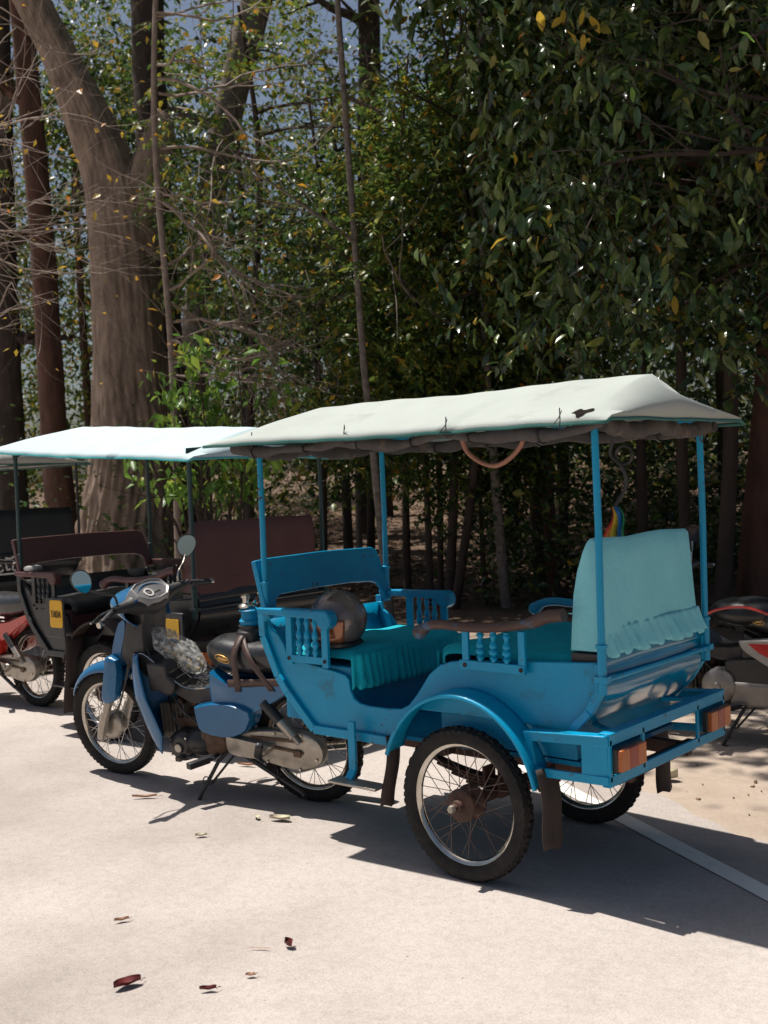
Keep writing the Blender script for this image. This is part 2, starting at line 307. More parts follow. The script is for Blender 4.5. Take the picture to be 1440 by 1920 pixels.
# ---------------------------------------------------------------- leaves and trees
def leaf_arrays(C, D, U, L, Wd, fold=.25):
    """diamond leaves folded along the midrib: C base points, D direction, U up normal, L length, Wd half width"""
    Sd = np.cross(D, U); Sd /= np.linalg.norm(Sd, axis=1)[:, None] + 1e-9; Nn = np.cross(Sd, D)
    L = L[:, None]; Wd = Wd[:, None]
    b = C; mid = C + D * L * .42; t = C + D * L - Nn * L * .12
    l = mid - Sd * Wd + Nn * Wd * fold; r = mid + Sd * Wd + Nn * Wd * fold
    V = np.stack([b, l, t, r], 1).reshape(-1, 3); n = len(C); i = np.arange(n)[:, None] * 4
    F = np.concatenate([i + np.array([0, 1, 2]), i + np.array([0, 2, 3])], 0); return V, F
def rand_dirs(n, droop=.4):
    d = rng.normal(size=(n, 3)); d[:, 2] = d[:, 2] * .6 - droop; return d / np.linalg.norm(d, axis=1)[:, None]
def ups(n, t=.7):
    u = rng.normal(size=(n, 3)) * t; u[:, 2] += 1; return u / np.linalg.norm(u, axis=1)[:, None]
def cloud(name, C, m, size=.11, wr=.24, droop=.4, parent=None, var=.35, tilt=.7):
    n = len(C); L = size * (1 + var * rng.normal(size=n)).clip(.4, 1.8); V, F = leaf_arrays(C, rand_dirs(n, droop), ups(n, tilt), L, L * wr * rng.uniform(.7, 1.3, n)); return arrmesh(name, V, F, m, parent)
def fine_leaves(C, D, U, L, Wd, fold=.25, droop=.3):
    Sd = np.cross(D, U); Sd /= np.linalg.norm(Sd, axis=1)[:, None] + 1e-9; Nn = np.cross(Sd, D); L = L[:, None]; Wd = Wd[:, None]
    def pt(t, s): return C + D * L * t - Nn * L * droop * t * t + Sd * Wd * s + Nn * Wd * fold * abs(s)
    V = np.stack([pt(0, 0), pt(.28, -.85), pt(.66, -.8), pt(1, 0), pt(.66, .8), pt(.28, .85), pt(.30, 0), pt(.68, 0)], 1).reshape(-1, 3); i = np.arange(len(C))[:, None] * 8
    F = np.concatenate([i + np.array(f) for f in ((0, 6, 1), (1, 6, 7), (1, 7, 2), (2, 7, 3), (0, 5, 6), (5, 7, 6), (5, 4, 7), (4, 3, 7))], 0); return V, F
def sprays(name, S_, m, per=14, ln=.45, size=.11, wr=.23, parent=None, twig=None, out=None, dz=-.35):
    """leafy twigs: leaves set alternately along short drooping shoots that start at S_"""
    n = len(S_); d = rng.normal(size=(n, 3)); d[:, 2] = d[:, 2] * .5 + dz
    if out is not None: d += out
    d /= np.linalg.norm(d, axis=1)[:, None]; Ls = ln * rng.uniform(.6, 1.4, n); t = (np.arange(per) + .6) / per; sd = np.cross(d, [0, 0, 1.0]); sd /= np.linalg.norm(sd, axis=1)[:, None] + 1e-9
    pos = S_[:, None, :] + d[:, None, :] * (Ls[:, None] * t)[:, :, None] - np.array([0, 0, 1.0]) * (.35 * Ls[:, None] * t ** 2)[:, :, None]
    sg = np.where(np.arange(per) % 2, 1, -1)[None, :, None] * rng.uniform(.4, 1.2, (n, per, 1)); D = d[:, None, :] * rng.uniform(.3, .9, (n, per, 1)) + sd[:, None, :] * sg + rng.normal(size=(n, per, 3)) * .3; D[:, :, 2] -= .35
    keep = rng.random((n, per)) < .86; C = pos[keep]; D = D[keep]; D /= np.linalg.norm(D, axis=1)[:, None]; k = len(C); L = size * (1 + .3 * rng.normal(size=k)).clip(.45, 1.6)
    V, F = fine_leaves(C, D, ups(k, .45), L, L * wr * rng.uniform(.8, 1.2, k)); o = arrmesh(name, V, F, m, parent, smooth=False)
    if twig is not None:
        for a, b, l in zip(S_, d, Ls): twig.tube([Vector(a), Vector(a + b * l * .5 - np.array([0, 0, .09 * l])), Vector(a + b * l - np.array([0, 0, .35 * l]))], [.005, .0035, .0015], 3, cap=False)
    return o
def clumps(centers, per, spread):
    c = np.repeat(centers, per, 0); return c + rng.normal(size=c.shape) * spread * rng.uniform(.5, 1.4, (len(centers), 1)).repeat(per, 0)
def crown_points(n_cl, per, rx, ry, rz, sp=.22, shell=.45):
    d = rng.normal(size=(n_cl, 3)); d /= np.linalg.norm(d, axis=1)[:, None]; r = rng.uniform(shell ** 3, 1, n_cl) ** (1 / 3); return clumps(d * r[:, None] * np.array([rx, ry, rz]), per, np.array([sp, sp, sp * .8]))
def branch_sys(mb, p, d, L, r, depth, tips, wob=.25, n=4, up=0.0, kids=(2, 4)):
    pts = [p.copy()]; q = p.copy(); dd = d.copy(); steps = max(3, int(L / .22)); R = [r]
    for k in range(steps):
        dd = (dd + Vector((random.gauss(0, wob), random.gauss(0, wob), random.gauss(0, wob) + up)) * .5).normalized(); q = q + dd * L / steps; pts.append(q.copy()); R.append(r * (1 - .72 * (k + 1) / steps))
        if depth > 0 and k > 0 and random.random() < .75:
            for _ in range(random.randint(1, 2) if depth > 1 else 1):
                s = (dd + Vector((random.gauss(0, .7), random.gauss(0, .7), random.gauss(0, .6) + up))).normalized()
                branch_sys(mb, q.copy(), s, L * random.uniform(.3, .6), R[-1] * .6, depth - 1, tips, wob, 4 if depth > 1 else 3, up)
    mb.tube(pts, R, n, cap=False); tips.append(q.copy())
def trunk_mesh(pts, radii, n=14, flute=.05, rough=.03, per=.25, seed=0):
    P = spline(pts, 1); mb = MB(); 
    # resample
    tot = sum((Vector(pts[i + 1]) - Vector(pts[i])).length for i in range(len(pts) - 1)); k = max(2, int(tot / per / (len(pts) - 1)))
    P = spline(pts, k); Rr = []
    for i in range(len(P)):
        f = i / k; a = min(int(f), len(radii) - 2); t = f - a; Rr.append(radii[a] * (1 - t) + radii[a + 1] * t)
    vs = []
    for i, p in enumerate(P):
        for j in range(n):
            a = 2 * pi * j / n; fl = 1 + flute * (sin(3 * a + seed + p.z * .3) + .6 * sin(7 * a + seed * 2 + p.z * .5)) + rough * (sin(p.z * 3 + j * 1.9 + seed) * .6 + random.uniform(-.5, .5))
            vs.append((p.x + Rr[i] * fl * cos(a), p.y + Rr[i] * fl * sin(a), p.z))
    mb.add(vs, [(i * n + j, i * n + (j + 1) % n, (i + 1) * n + (j + 1) % n, (i + 1) * n + j) for i in range(len(P) - 1) for j in range(n)]); return mb
# ---------------------------------------------------------------- wheels
def knob_tyre(mb, R, w, knobs=True, road=False):
    """tyre carcass as a closed lathe round the y axis, with tread blocks as real geometry"""
    h = .062; prof = [(R - h, -w * .62), (R - h + .012, -w * .86), (R - h * .5, -w), (R - .014, -w * .86), (R - .006, -w * .5), (R - .004, 0), (R - .006, w * .5), (R - .014, w * .86), (R - h * .5, w), (R - h + .012, w * .86), (R - h, w * .62)]
    mb.lathe(prof, axis='y', n=56, closed=True)
    n = 64 if knobs else 72
    for k in range(n):
        a = 2 * pi * k / n
        rows = ((-.68, .010), (-.25, .0), (.25, .0), (.68, .010)) if k % 2 else ((-.72, .012), (0, 0), (.72, .012))
        if road: rows = ((-.6, .006), (.6, .006))
        for q, dr in rows:
            r = R - .004 - dr; hh = .0045 if not road else .003; c = (r * cos(a), w * q, r * sin(a))
            mb.box(c, (.016 if not road else .013, w * .34, hh * 2), rot=(0, -a + pi / 2, 0))
WHEELCACHE = {}
def make_wheel(parent, loc, R=.285, w=.033, style='knob', name='wheel', steer=0.0, spk=None, hub='rusty', tilt=0.0, rimr=.228):
    key = (R, w, style, hub, spk.name if spk else '', rimr)
    if key not in WHEELCACHE:
        rim = MB(); rw = w * .52
        rim.lathe([(rimr + .001, -rw), (rimr + .004, -rw * .9), (rimr - .004, -rw * .8), (rimr - .009, -rw * .55), (rimr - .013, -rw * .3), (rimr - .016, 0), (rimr - .013, rw * .3), (rimr - .009, rw * .55), (rimr - .004, rw * .8), (rimr + .004, rw * .9), (rimr + .001, rw), (rimr - .004, rw * .97), (rimr - .015, rw * .7), (rimr - .021, rw * .3), (rimr - .023, 0), (rimr - .021, -rw * .3), (rimr - .015, -rw * .7), (rimr - .004, -rw * .97)], axis='y', n=64, closed=True)
        ro = rim.build(name, CHROME)
        ty = MB(); knob_tyre(ty, R, w, road=style == 'road'); to = ty.build('tyre', RUBBER if style != 'dark' else RUBBERD, smooth=30); to.parent = ro
        hb = MB()
        if hub == 'rusty':
            hb.lathe([(0, -.085), (.014, -.085), (.016, -.07), (.024, -.068), (.026, -.045), (.050, -.042), (.060, -.036), (.062, -.028), (.045, -.024), (.030, -.02), (.030, .02), (.05, .026), (.066, .03), (.066, .038), (.03, .045), (0, .045)], axis='y', n=24)
            ho = hb.build('hub', RUST); nb = MB(); nb.lathe([(0, -.102), (.013, -.100), (.016, -.086), (.016, -.084), (0, -.084)], axis='y', n=6); no = nb.build('axle_nut', ALU, smooth=0); no.parent = ro
        else:
            hb.lathe([(0, -.05), (.014, -.05), (.016, -.042), (.055, -.040), (.070, -.034), (.074, -.024), (.070, -.018), (.045, -.014), (.04, .02), (.062, .026), (.062, .034), (.02, .04), (0, .04)], axis='y', n=32)
            ho = hb.build('hub', ALU)
        ho.parent = ro
        hr = .055 if hub == 'rusty' else .058; sp0 = None
        for k in range(36):
            side = -1 if k % 2 else 1; a = 2 * pi * k / 36; cross = (1 if (k // 2) % 2 else -1) * rad(48)
            p0 = Vector((hr * cos(a + cross), side * .028, hr * sin(a + cross))); p1 = Vector(((rimr - .014) * cos(a), side * .004, (rimr - .014) * sin(a)))
            mb = MB(); mb.tube([p0, p1], .0016, 5); so_ = mb.build('spoke', spk or SPOKE); so_.parent = ro
        WHEELCACHE[key] = ro; ro['_used'] = 0
    src = WHEELCACHE[key]
    if not src.get('_used'): w_ = src; src['_used'] = 1
    else:
        w_ = src.copy(); COL.objects.link(w_)
        for ch in list(src.children): c = ch.copy(); COL.objects.link(c); c.parent = w_
    w_.parent = parent; w_.location = loc; w_.rotation_euler = (tilt, 0, steer); return w_
def baluster_shape(mb, x, y, z0, z1, r=.011):
    h = z1 - z0; prof = [(0, 0), (r * .8, 0), (r * .9, .06), (r * 1.35, .13), (r * .75, .2), (r * 1.4, .28), (r * 1.5, .36), (r * .8, .43), (r * 1.3, .5), (r * 1.2, .58), (r * .65, .68), (r * .8, .78), (r * 1.25, .87), (r * .8, .93), (r * .9, 1), (0, 1)]
    mb.lathe([(a, b * h + z0) for a, b in prof], o=(x, y, 0), n=12)
# ---------------------------------------------------------------- passenger carriage
def make_carriage(root, hw=.40, P=TEAL, PD=TEALD, arm=None, seat=FAB, cover=FABL, canv=CANV, hem=HEM, post=None, skirt=True, curtains=True, wheels=True, flat=False, rearseat=None, wx=0.0, tear=False, fw_=.075, cp=0.0, fend=None):
    arm = arm or PD; post = post or P; b = hw - .03
    # side panels
    out = [(-1.085, .90), (-1.075, .82), (-1.0, .674), (-.942, .606), (-.80, .47), (-.388, .47), (-.35, .53), (-.28, .60), (.44, .60), (.511, .679), (.553, .747), (.553, .842), (.412, .833), (.15, .818), (-.02, .806), (-.085, .796), (-.14, .775), (-.185, .74), (-.215, .70), (-.25, .655), (-.29, .612), (-.33, .592), (-.40, .586), (-.50, .586), (-.545, .592), (-.575, .608), (-.592, .64), (-.60, .685), (-.62, .70), (-.68, .712), (-.90, .74), (-.945, .75), (-.965, .80), (-1.0, .842), (-1.04, .862), (-1.055, .90)]
    for s in (-1, 1):
        m = MB(); m.prism(out, s * b - .008, s * b + .008); m.build('side_panel', P, root, bev=.004)
        st = MB(); y = s * (b + .018); lw = .02
        pth = [(-1.082, .93), (-1.078, .83), (-.995, .665), (-.94, .60), (-.795, .462), (-.36, .462)]
        for i in range(len(pth) - 1):
            a, c = pth[i], pth[i + 1]; st.bar((a[0], y, a[1]), (c[0], y, c[1]), .018, .036, upv=(0, 0, 1) if abs(a[0] - c[0]) > .03 else (1, 0, 0))
        st.build('frame_strip', P, root, bev=.003)
        rs = MB(); pth = [(.556, .84), (.556, .745), (.512, .675), (.44, .60)]
        for i in range(3): a, c = pth[i], pth[i + 1]; rs.bar((a[0], s * (b + .016), a[1]), (c[0], s * (b + .016), c[1]), .03, .03, upv=(1, 0, 0))
        rs.build('rear_frame_strip', P, root, bev=.003)
    fl = MB(); fl.box((-.17, 0, .478), (1.24, 2 * b - .02, .016)); fl.build('floor', PD, root)
    fp = MB(); fp.grid(lambda u, v: ([-1.07, -1.062, -.985, -.93, -.785][round(u * 4)], (v * 2 - 1) * (b - .009), [.90, .82, .674, .61, .48][round(u * 4)]), 4, 6); fp.build('front_panel', P, root, solid=.012)
    # rear body panel with pressed ribs
    def rearf(u, v):
        prof = [(.553, .872), (.562, .850), (.566, .832), (.558, .822), (.563, .812), (.568, .795), (.562, .782), (.569, .772), (.572, .755), (.563, .728), (.548, .704), (.530, .682), (.508, .655), (.486, .632), (.462, .612), (.438, .60)]
        a, z = prof[round(u * 15)]; y = (v * 2 - 1) * (b - .010); bul = .012 * (1 - (2 * v - 1) ** 4)
        dent = .0035 * sin(y * 11 + u * 4) * sin(u * pi) + .0012 * sin(y * 31 + 2) * sin(u * pi)
        return (a + bul + dent, y, z + .01 * (1 - u) * sin(v * pi))
    rp_ = MB(); rp_.grid(rearf, 15, 36); rp_.build('rear_panel', TEALG if P is TEAL else P, root, smooth=60)
    tr = MB(); tr.tube([(.585, -b - .03, .79), (.592, 0, .792), (.585, b + .03, .79)], .009, 8); tr.build('rear_rail', P, root)
    # benches
    bx = MB(); bx.box((-.79, 0, .608), (.385, 2 * b - .02, .245)); bx.build('front_seat_box', PD, root, bev=.006)
    bx = MB(); bx.box((.145, 0, .635), (.59, 2 * b - .02, .29)); bx.build('rear_seat_box', PD, root, bev=.006)
    def cushion(x0, x1, z0, z1, name, ext=.02):
        def fn(u, v):
            a = u * 2 * pi; cx, cz, rx, rz = (x0 + x1) / 2, (z0 + z1) / 2, (x1 - x0) / 2, (z1 - z0) / 2; e = .28
            c, s_ = cos(a), sin(a); X = cx + rx * math.copysign(abs(c) ** e, c); Zz = cz + rz * math.copysign(abs(s_) ** .7, s_)
            t = v * 2 - 1; k = 1 - max(0, abs(t) - .955) / .045; k = math.sqrt(max(0, 1 - (1 - k) ** 2)) if k < 1 else 1
            y = t * (b + ext); Zz = cz + (Zz - cz) * (.45 + .55 * k) + (.006 * sin(y * 9 + X * 6) + .004 * sin(y * 23)) * (Zz > cz); return (cx + (X - cx) * (.9 + .1 * k), y, Zz)
        c = MB(); c.grid(fn, 28, 34); return c.build(name, seat, root, smooth=60)
    cushion(-.99, -.565, .69, .80, 'front_cushion', -.012)
    cushion(-.165, .44, .73, .862, 'rear_cushion', -.028)
    def ruffle(name, pts, z1, z0, n, amp, m_, flare=0.0, wav=.01, nrm=None, seed=0):
        """gathered cloth hanging from a line of points"""
        Ls = [0.0]
        for i in range(len(pts) - 1): Ls.append(Ls[-1] + (Vector(pts[i + 1]) - Vector(pts[i])).length)
        def at(t):
            d = t * Ls[-1]; i = max(k for k in range(len(Ls) - 1) if Ls[k] <= d + 1e-9); q = (d - Ls[i]) / (Ls[i + 1] - Ls[i]); a, c = Vector(pts[i]), Vector(pts[i + 1]); tg = (c - a).normalized(); return a.lerp(c, q), Vector((tg.y, -tg.x, 0))
        def fn(u, v):
            p, nn = at(u); ph = u * n * 2 * pi + 1.3 * sin(u * 11 + seed) + .8 * sin(u * 29 + seed); w = (.15 + .85 * v) * amp * (.7 + .5 * sin(u * 17 + seed * 3))
            q = p + nn * (w * sin(ph) + flare * v ** 1.3 + .004); return (q.x, q.y, z1 + (p.z) + (z0 - z1) * v + wav * v * sin(ph * .5 + seed) - .006 * v * cos(ph))
        c = MB(); c.grid(fn, n * 10, 7); return c.build(name, m_, root, smooth=70, solid=.002)
    if skirt:
        ruffle('front_seat_skirt', [(-.985, -b + .0, 0), (-.59, -b + .0, 0), (-.562, -b + .03, 0), (-.562, b - .03, 0)][1:], .785, .650, 19, .011, seat, flare=.014, wav=.003)
        ruffle('rear_seat_skirt', [(-.166, -b + .03, 0), (-.166, b - .03, 0)][::-1], .83, .62, 16, .012, seat, flare=.0, seed=2)
    # high padded rear backrest under its cloth cover
    prof = [(.42, .862), (.425, .95), (.436, 1.06), (.455, 1.14), (.482, 1.21), (.500, 1.243), (.512, 1.256), (.526, 1.258), (.538, 1.246), (.546, 1.18), (.556, 1.05), (.566, .90), (.566, .862)]
    if rearseat != 'flat':
        yb = b - .015; bm_ = MB()
        cl = [(sum(p[0] for p in prof) / len(prof)), (sum(p[1] for p in prof) / len(prof))]
        def shrink(t): return [((cl[0] + (p[0] - cl[0]) * t), (cl[1] + (p[1] - cl[1]) * (1 - (1 - t) * .35))) for p in prof]
        ss = [(-yb, .90), (-yb + .004, .965), (-yb + .014, 1.0)] + [(-yb + .014 + (2 * yb - .028) * k / 14, 1.0 + .004 * sin(k / 14 * pi)) for k in range(1, 14)] + [(yb - .014, 1.0), (yb - .004, .965), (yb, .90)]
        vs = []; n_ = len(prof)
        for y, t in ss:
            for px_, pz in shrink(t): vs.append((px_ + .003 * sin(y * 21 + pz * 9), y, pz + .004 * sin(y * 13)))
        fs = [(i * n_ + j, i * n_ + j + 1, (i + 1) * n_ + j + 1, (i + 1) * n_ + j) for i in range(len(ss) - 1) for j in range(n_ - 1)] + [tuple(range(n_)), tuple((len(ss) - 1) * n_ + j for j in range(n_))[::-1]]
        bm_.add(vs, fs); bm_.build('rear_backrest', cover, root, smooth=50)
        lb_ = MB(); lb_.box((.49, 0, .848), (.13, 2 * b - .04, .03)); lb_.build('backrest_gap_shade', BLACK, root)  # black strip added for the dark, shaded gap under the backrest cover
        sm = MB(); sm.tube([(.420, -yb + .003, 1.0), (.558, -yb + .003, 1.0)], .0022, 5); sm.tube([(.560, -yb, .945), (.562, yb, .945)], .003, 5); sm.build('cover_seam', cover, root)
        if skirt: ruffle('cover_ruffle', [(.552, -yb - .004, 0), (.562, yb * .3, 0), (.56, yb + .01, 0)], .955, .868, 13, .021, cover, flare=.034, wav=.006, seed=5)
    else:
        bb = MB(); bb.box((.50, 0, 1.06), (.05, 2 * b - .02, .42), rot=(0, rad(4), 0)); bb.build('rear_backrest', cover, root, bev=.015)
    # front bench backrest: a shaped board on two uprights
    def board(y): return y
    k = (b + .05) / .42
    q = [(-.42, 1.02), (-.425, 1.16), (-.36, 1.166), (0, 1.172), (.33, 1.166), (.365, 1.15), (.385, 1.06), (.405, .93), (.40, .905), (.365, .905), (.355, .96), (.335, .99), (.29, 1.004), (.15, 1.012), (-.1, 1.012), (-.31, 1.004), (-.345, .985), (-.355, .92), (-.40, .90), (-.42, .93)]
    fb = MB(); fb.prism([(a * k, z - 1.0) for a, z in q], -.014, .014, 'yz'); o = fb.build('front_backrest', PD if rearseat != 'flat' else arm, root, bev=.005); o.location = (-1.05, 0, 1.0); o.rotation_euler = (0, rad(-13), 0)
    # armrests
    for s in (-1, 1):
        y = s * (hw + .0)
        a = MB(); path = [(-1.075, .958), (-1.075, .93), (-.735, .925), (-.72, .90), (-.70, .886), (-.675, .886), (-.655, .90), (-.648, .925), (-.655, .95), (-.675, .963)]; a.prism(path, y - .026, y + .026); a.build('armrest', arm, root, bev=.007)
        for x in (-.905, -.70):
            p_ = MB(); p_.box((x, y - s * .0, .828), (.034, .016, .205)); p_.build('armrest_post', P, root, bev=.002)
            bo = MB(); bo.lathe([(0, -.004 * s), (.008, -.003 * s), (.008, 0)], o=(x, y + s * .012, .752), axis='y', n=10); bo.build('bolt', RUST, root)
        for x in (-.848, -.803, -.758):
            p_ = MB(); baluster_shape(p_, x, y, .765, .926); p_.build('baluster', P, root, smooth=60)
        r_ = MB(); r_.box((-.80, y, .752), (.20, .014, .03)); r_.build('armrest_rail', P, root, bev=.002)
        a = MB(); pts = spline([(-.20, y, .905), (-.165, y, .928), (-.10, y, .938), (.0, y, .934), (.14, y, .940), (.28, y, .962), (.36, y, .990), (.43, y, 1.0)], 5); n_ = len(pts)
        a.tube(pts, [.023 if i < 4 else (.018 if i < n_ - 10 else .023) for i in range(n_)], 12, flat=1.05); a.ball((-.205, y, .903), (.029, .027, .028), 14, 8)
        a.build('rear_armrest', WOODW if (P is TEAL and s < 0) else arm, root, smooth=60)
        for x in (.01, .255):
            p_ = MB(); p_.box((x, y - s * .0, .868), (.028, .014, .13)); p_.build('armrest_post', P, root, bev=.002)
            bo = MB(); bo.lathe([(0, -.004 * s), (.008, -.003 * s), (.008, 0)], o=(x, y + s * .014, .797), axis='y', n=10); bo.build('bolt', RUST, root)
        for x in (.075, .133, .19):
            p_ = MB(); baluster_shape(p_, x, y, .815, .925, .0125); p_.build('baluster', P, root, smooth=60)
        r_ = MB(); r_.box((.125, y, .797), (.285, .02, .034)); r_.build('armrest_rail', P, root, bev=.002)
    # canopy posts
    for x in (-1.045, .572):
        for s in (-1, 1):
            p_ = MB(); z0 = .90 if x < 0 else .74; p_.tube([(x, s * hw, z0), (x, s * hw, .98), (x + .002, s * hw, 1.3), (x - .002, s * hw, 1.665 - cp * (x + .24))], .0125, 10)
            p_.tube([(x, s * hw, z0), (x, s * hw, z0 + .16)], .016, 10); o = p_.build('canopy_post', post, root)
            c_ = MB(); c_.lathe([(.012, 0), (.02, .002), (.021, .012), (.012, .016)], o=(x, s * hw, z0 + .155), n=12); c_.build('post_collar', post, root)
            if x > 0: c_ = MB(); c_.box((x + .0, s * (hw), .792), (.05, .035, .022)); c_.build('post_clamp', post, root, bev=.002)
    # canopy frame rails, hipped canvas roof, hem piping
    xa, xb, ya = -1.19, .66, hw + .10
    fr = MB()
    for s in (-1, 1): fr.tube([(-1.10, s * hw, 1.668 + cp * .86), (.62, s * hw, 1.668 - cp * .86)], .011, 8)
    for x in (-1.045, -.5, .572): fr.tube([(x, -hw - .02, 1.668), (x, -hw * .5, 1.735), (x, 0, 1.79), (x, hw * .5, 1.735), (x, hw + .02, 1.668)], .009, 8)
    fr.tube([(-1.045, 0, 1.79), (.572, 0, 1.79)], .009, 8); fr.v = [(a_, b_, c_ - (cp * (a_ + .24) if c_ > 1.66 and i_ >= 2 * 2 * 8 else 0)) for i_, (a_, b_, c_) in enumerate(fr.v)]; fr.build('canopy_frame', post, root)
    def roof(u, v):
        # u along the length, v across (0 near .. 1 far)
        x = xa + (xb - xa) * u; t = v * 2 - 1; ridge = 1.818 + .012 * (x > -.3) * (x + .3) / .9
        fl_ = 1.0
        if x < -1.06: fl_ = max(0, (x - xa) / (-1.06 - xa)) ** .9
        if x > .585: fl_ = max(0, (xb + .0 - x) / (xb - .585)) ** .8
        eave = 1.664 + .003 * sin(x * 5)
        pr = (1 - abs(t) ** 1.12); yy = t * (ya + .085 * (x < 0) * (-x / 1.2) - .035 * (x > 0)) * (1 if abs(t) < .99 else 1.0)
        if x > .585: yy *= 1 + .04 * (x - .585) / .08
        z = eave + (ridge - eave) * pr * (.03 + .97 * fl_); z += .003 * sin(x * 7 + t * 5) * (1 - abs(t)) + .0012 * sin(x * 29 + t * 9) - .006 * abs(sin((x + 1.045) * pi / .81)) ** 1.5 * (1 - abs(abs(t) - .5) * 2) - .012 * (abs(t) > .97)
        xo = x
        if u < .02: xo = xa - .10 * (1 - abs(t) ** 2) * .3 
        if u > .98: xo = xb + .055 * ((t + 1) / 2) ** 1.2
        return (xo, yy, z - cp * (x + .24))
    cv = MB(); cv.grid(roof, 70, 32); o = cv.build('canopy_canvas', canv, root, smooth=75, solid=.004)
    if tear:
        t_ = MB(); t_.grid(lambda u, v: tuple(Vector(roof(.935 + .022 * (u * 2 - 1), .045 + .026 * (v * 2 - 1) * math.sqrt(max(0, 1 - (u * 2 - 1) ** 2)) + .012 * sin(u * 9))) + Vector((0, 0, .0035 + .002 * v * sin(u * pi)))), 16, 5); t_.build('canvas_tear_shade', MATS['torn_canvas_shadow'], root, label='dark patch standing for the shaded inside of a torn hole near the rear corner of the canvas')  # dark patch laid on the canvas for the shade inside a tear
    rim = [Vector(roof(i / 70, 0)) for i in range(71)] + [Vector(roof(1, j / 32)) for j in range(1, 33)] + [Vector(roof(1 - i / 70, 1)) for i in range(1, 71)] + [Vector(roof(0, 1 - j / 32)) for j in range(1, 32)]
    hm = MB(); hm.tube([p + Vector((0, 0, -.006)) for p in rim], .0065, 6, closed=True); hm.build('canopy_hem', hem, root)
    if curtains:
        for s in (-1, 1):
            c = MB(); pts = []; Rr = []
            for i in range(61):
                x = -1.16 + 1.78 * i / 60; sag = .022 * abs(sin((x + 1.16) * pi / .59)) + .006 * sin(x * 17); pts.append((x, s * (hw + .035) + .006 * sin(x * 23), 1.640 - sag)); Rr.append(.020 + .006 * sin(x * 9 + s) + .003 * sin(x * 37))
            c.tube(pts, Rr, 12, flat=.8); c.build('rolled_curtain', CURT, root, smooth=70)
            for i in (4, 14, 24, 33, 42, 52):
                t_ = MB(); x, y, z = pts[i]; t_.tube([(x + .006 * cos(a), y + (Rr[i] * .8 + .004) * cos(a), z + (Rr[i] + .004) * sin(a)) for a in [2 * pi * q_ / 14 for q_ in range(14)]], .007, 5, closed=True, flat=.3); t_.build('curtain_strap', BLACK, root)
        c = MB(); c.tube([(.60, -hw + i * 2 * hw / 30, 1.645 - .02 * abs(sin(i / 30 * pi * 2)) + .004 * sin(i * 1.7)) for i in range(31)], .028, 10, flat=.8); c.build('rolled_curtain', CURT, root, smooth=70)
        c = MB(); c.tube([(-1.14, -hw + i * 2 * hw / 30, 1.635 - .02 * abs(sin(i / 30 * pi * 2)) + .004 * sin(i * 1.7)) for i in range(31)], .03, 10, flat=.8); c.build('rolled_curtain', CURT, root, smooth=70)
    # fenders
    for s in (-1, 1):
        R_, cz, cx = .375, .318, wx
        prof_ = [(cx + R_ * cos(a) * (.93), cz + R_ * sin(a) * 1.03) for a in [rad(180 - 20 - 146 * i / 26) for i in range(27)]]
        yi, yo = s * (b + .002), s * (hw + .075)
        f = MB(); f.grid(lambda u, v: (prof_[round(u * 26)][0], yi + (yo - yi) * v, prof_[round(u * 26)][1] - .010 * v * v), 26, 5); f.build('fender', fend or P, root, smooth=60, solid=.004)
        lp = MB(); lp.tube([(x_, yo, z_ - .014) for x_, z_ in prof_], .0085, 8); lp.build('fender_lip', fend or P, root, smooth=60)
        # mudflaps: weathered rubber sheets
        for nm, xq, z1, z0, w_, ln in (('mudflap', .345 + wx, .47, .195, .115, .012), ('mudflap', -.345 + wx * .5, .50 if fw_ < .1 else .60, .22 if fw_ < .1 else .14, fw_, -.01)):
            g = MB(); ys = s * (hw + .018 + (fw_ - .075) * .3 * (xq < wx))
            g.grid(lambda u, v: (xq + ln * u * 3 + .010 * sin(v * pi) * (1 + u) + .01 * sin(u * 5), ys + (v - .5) * w_ * (1 + .08 * u), z1 + (z0 - z1) * u + .006 * sin(v * 9) * (u > .95)), 12, 6); g.build(nm, FLAP, root, smooth=60, solid=.005)
    # bumper frame
    xz = .615; yb = hw + .05
    for s in (-1, 1):
        bf = MB(); y = s * (hw + .03)
        bf.bar((.285, y, .575), (xz, s * yb, .598), .012, .036); bf.bar((.31, y, .452), (xz, s * yb, .464), .012, .030); bf.bar((.283, y, .592), (.312, y, .44), .012, .028, upv=(1, 0, 0))
        bf.box((xz - .055, s * (yb - .006), .53), (.10, .010, .11)); bf.bar((.285, y, .592), (xz, s * yb, .615), .05, .006)
        bf.build('bumper_side_frame', P, root, bev=.002)
    bb_ = MB(); bb_.bar((xz, -yb, .600), (xz, yb, .600), .010, .040); bb_.bar((xz - .015, -yb, .619), (xz - .015, yb, .619), .045, .005); bb_.build('bumper_top_bar', P, root, bev=.002)
    bb_ = MB(); bb_.bar((xz, -yb, .462), (xz, yb, .462), .010, .034); bb_.bar((xz - .012, -yb, .444), (xz - .012, yb, .444), .03, .005); bb_.build('bumper_bottom_bar', P, root, bev=.002)
    for y in (-yb + .008, -yb + .235, yb - .235, yb - .008):
        u_ = MB(); u_.bar((xz, y, .46), (xz, y, .60), .014, .010, upv=(1, 0, 0)); u_.build('bumper_upright', P, root, bev=.001)
    for s in (-1, 1):
        yc = s * (yb - .105)
        bs_ = MB(); bs_.box((xz + .012, yc, .530), (.022, .180, .080)); tl = bs_.build('tail_light', BLACK, root, bev=.004)
        for off, w_, mt in ((-.057, .057, AMBER), (.0, .057, REDL), (.057, .057, AMBER)):
            l_ = MB(); l_.box((xz + .03, yc + off, .530), (.018, w_, .072)); l_.build('lens', mt, tl, bev=.003)
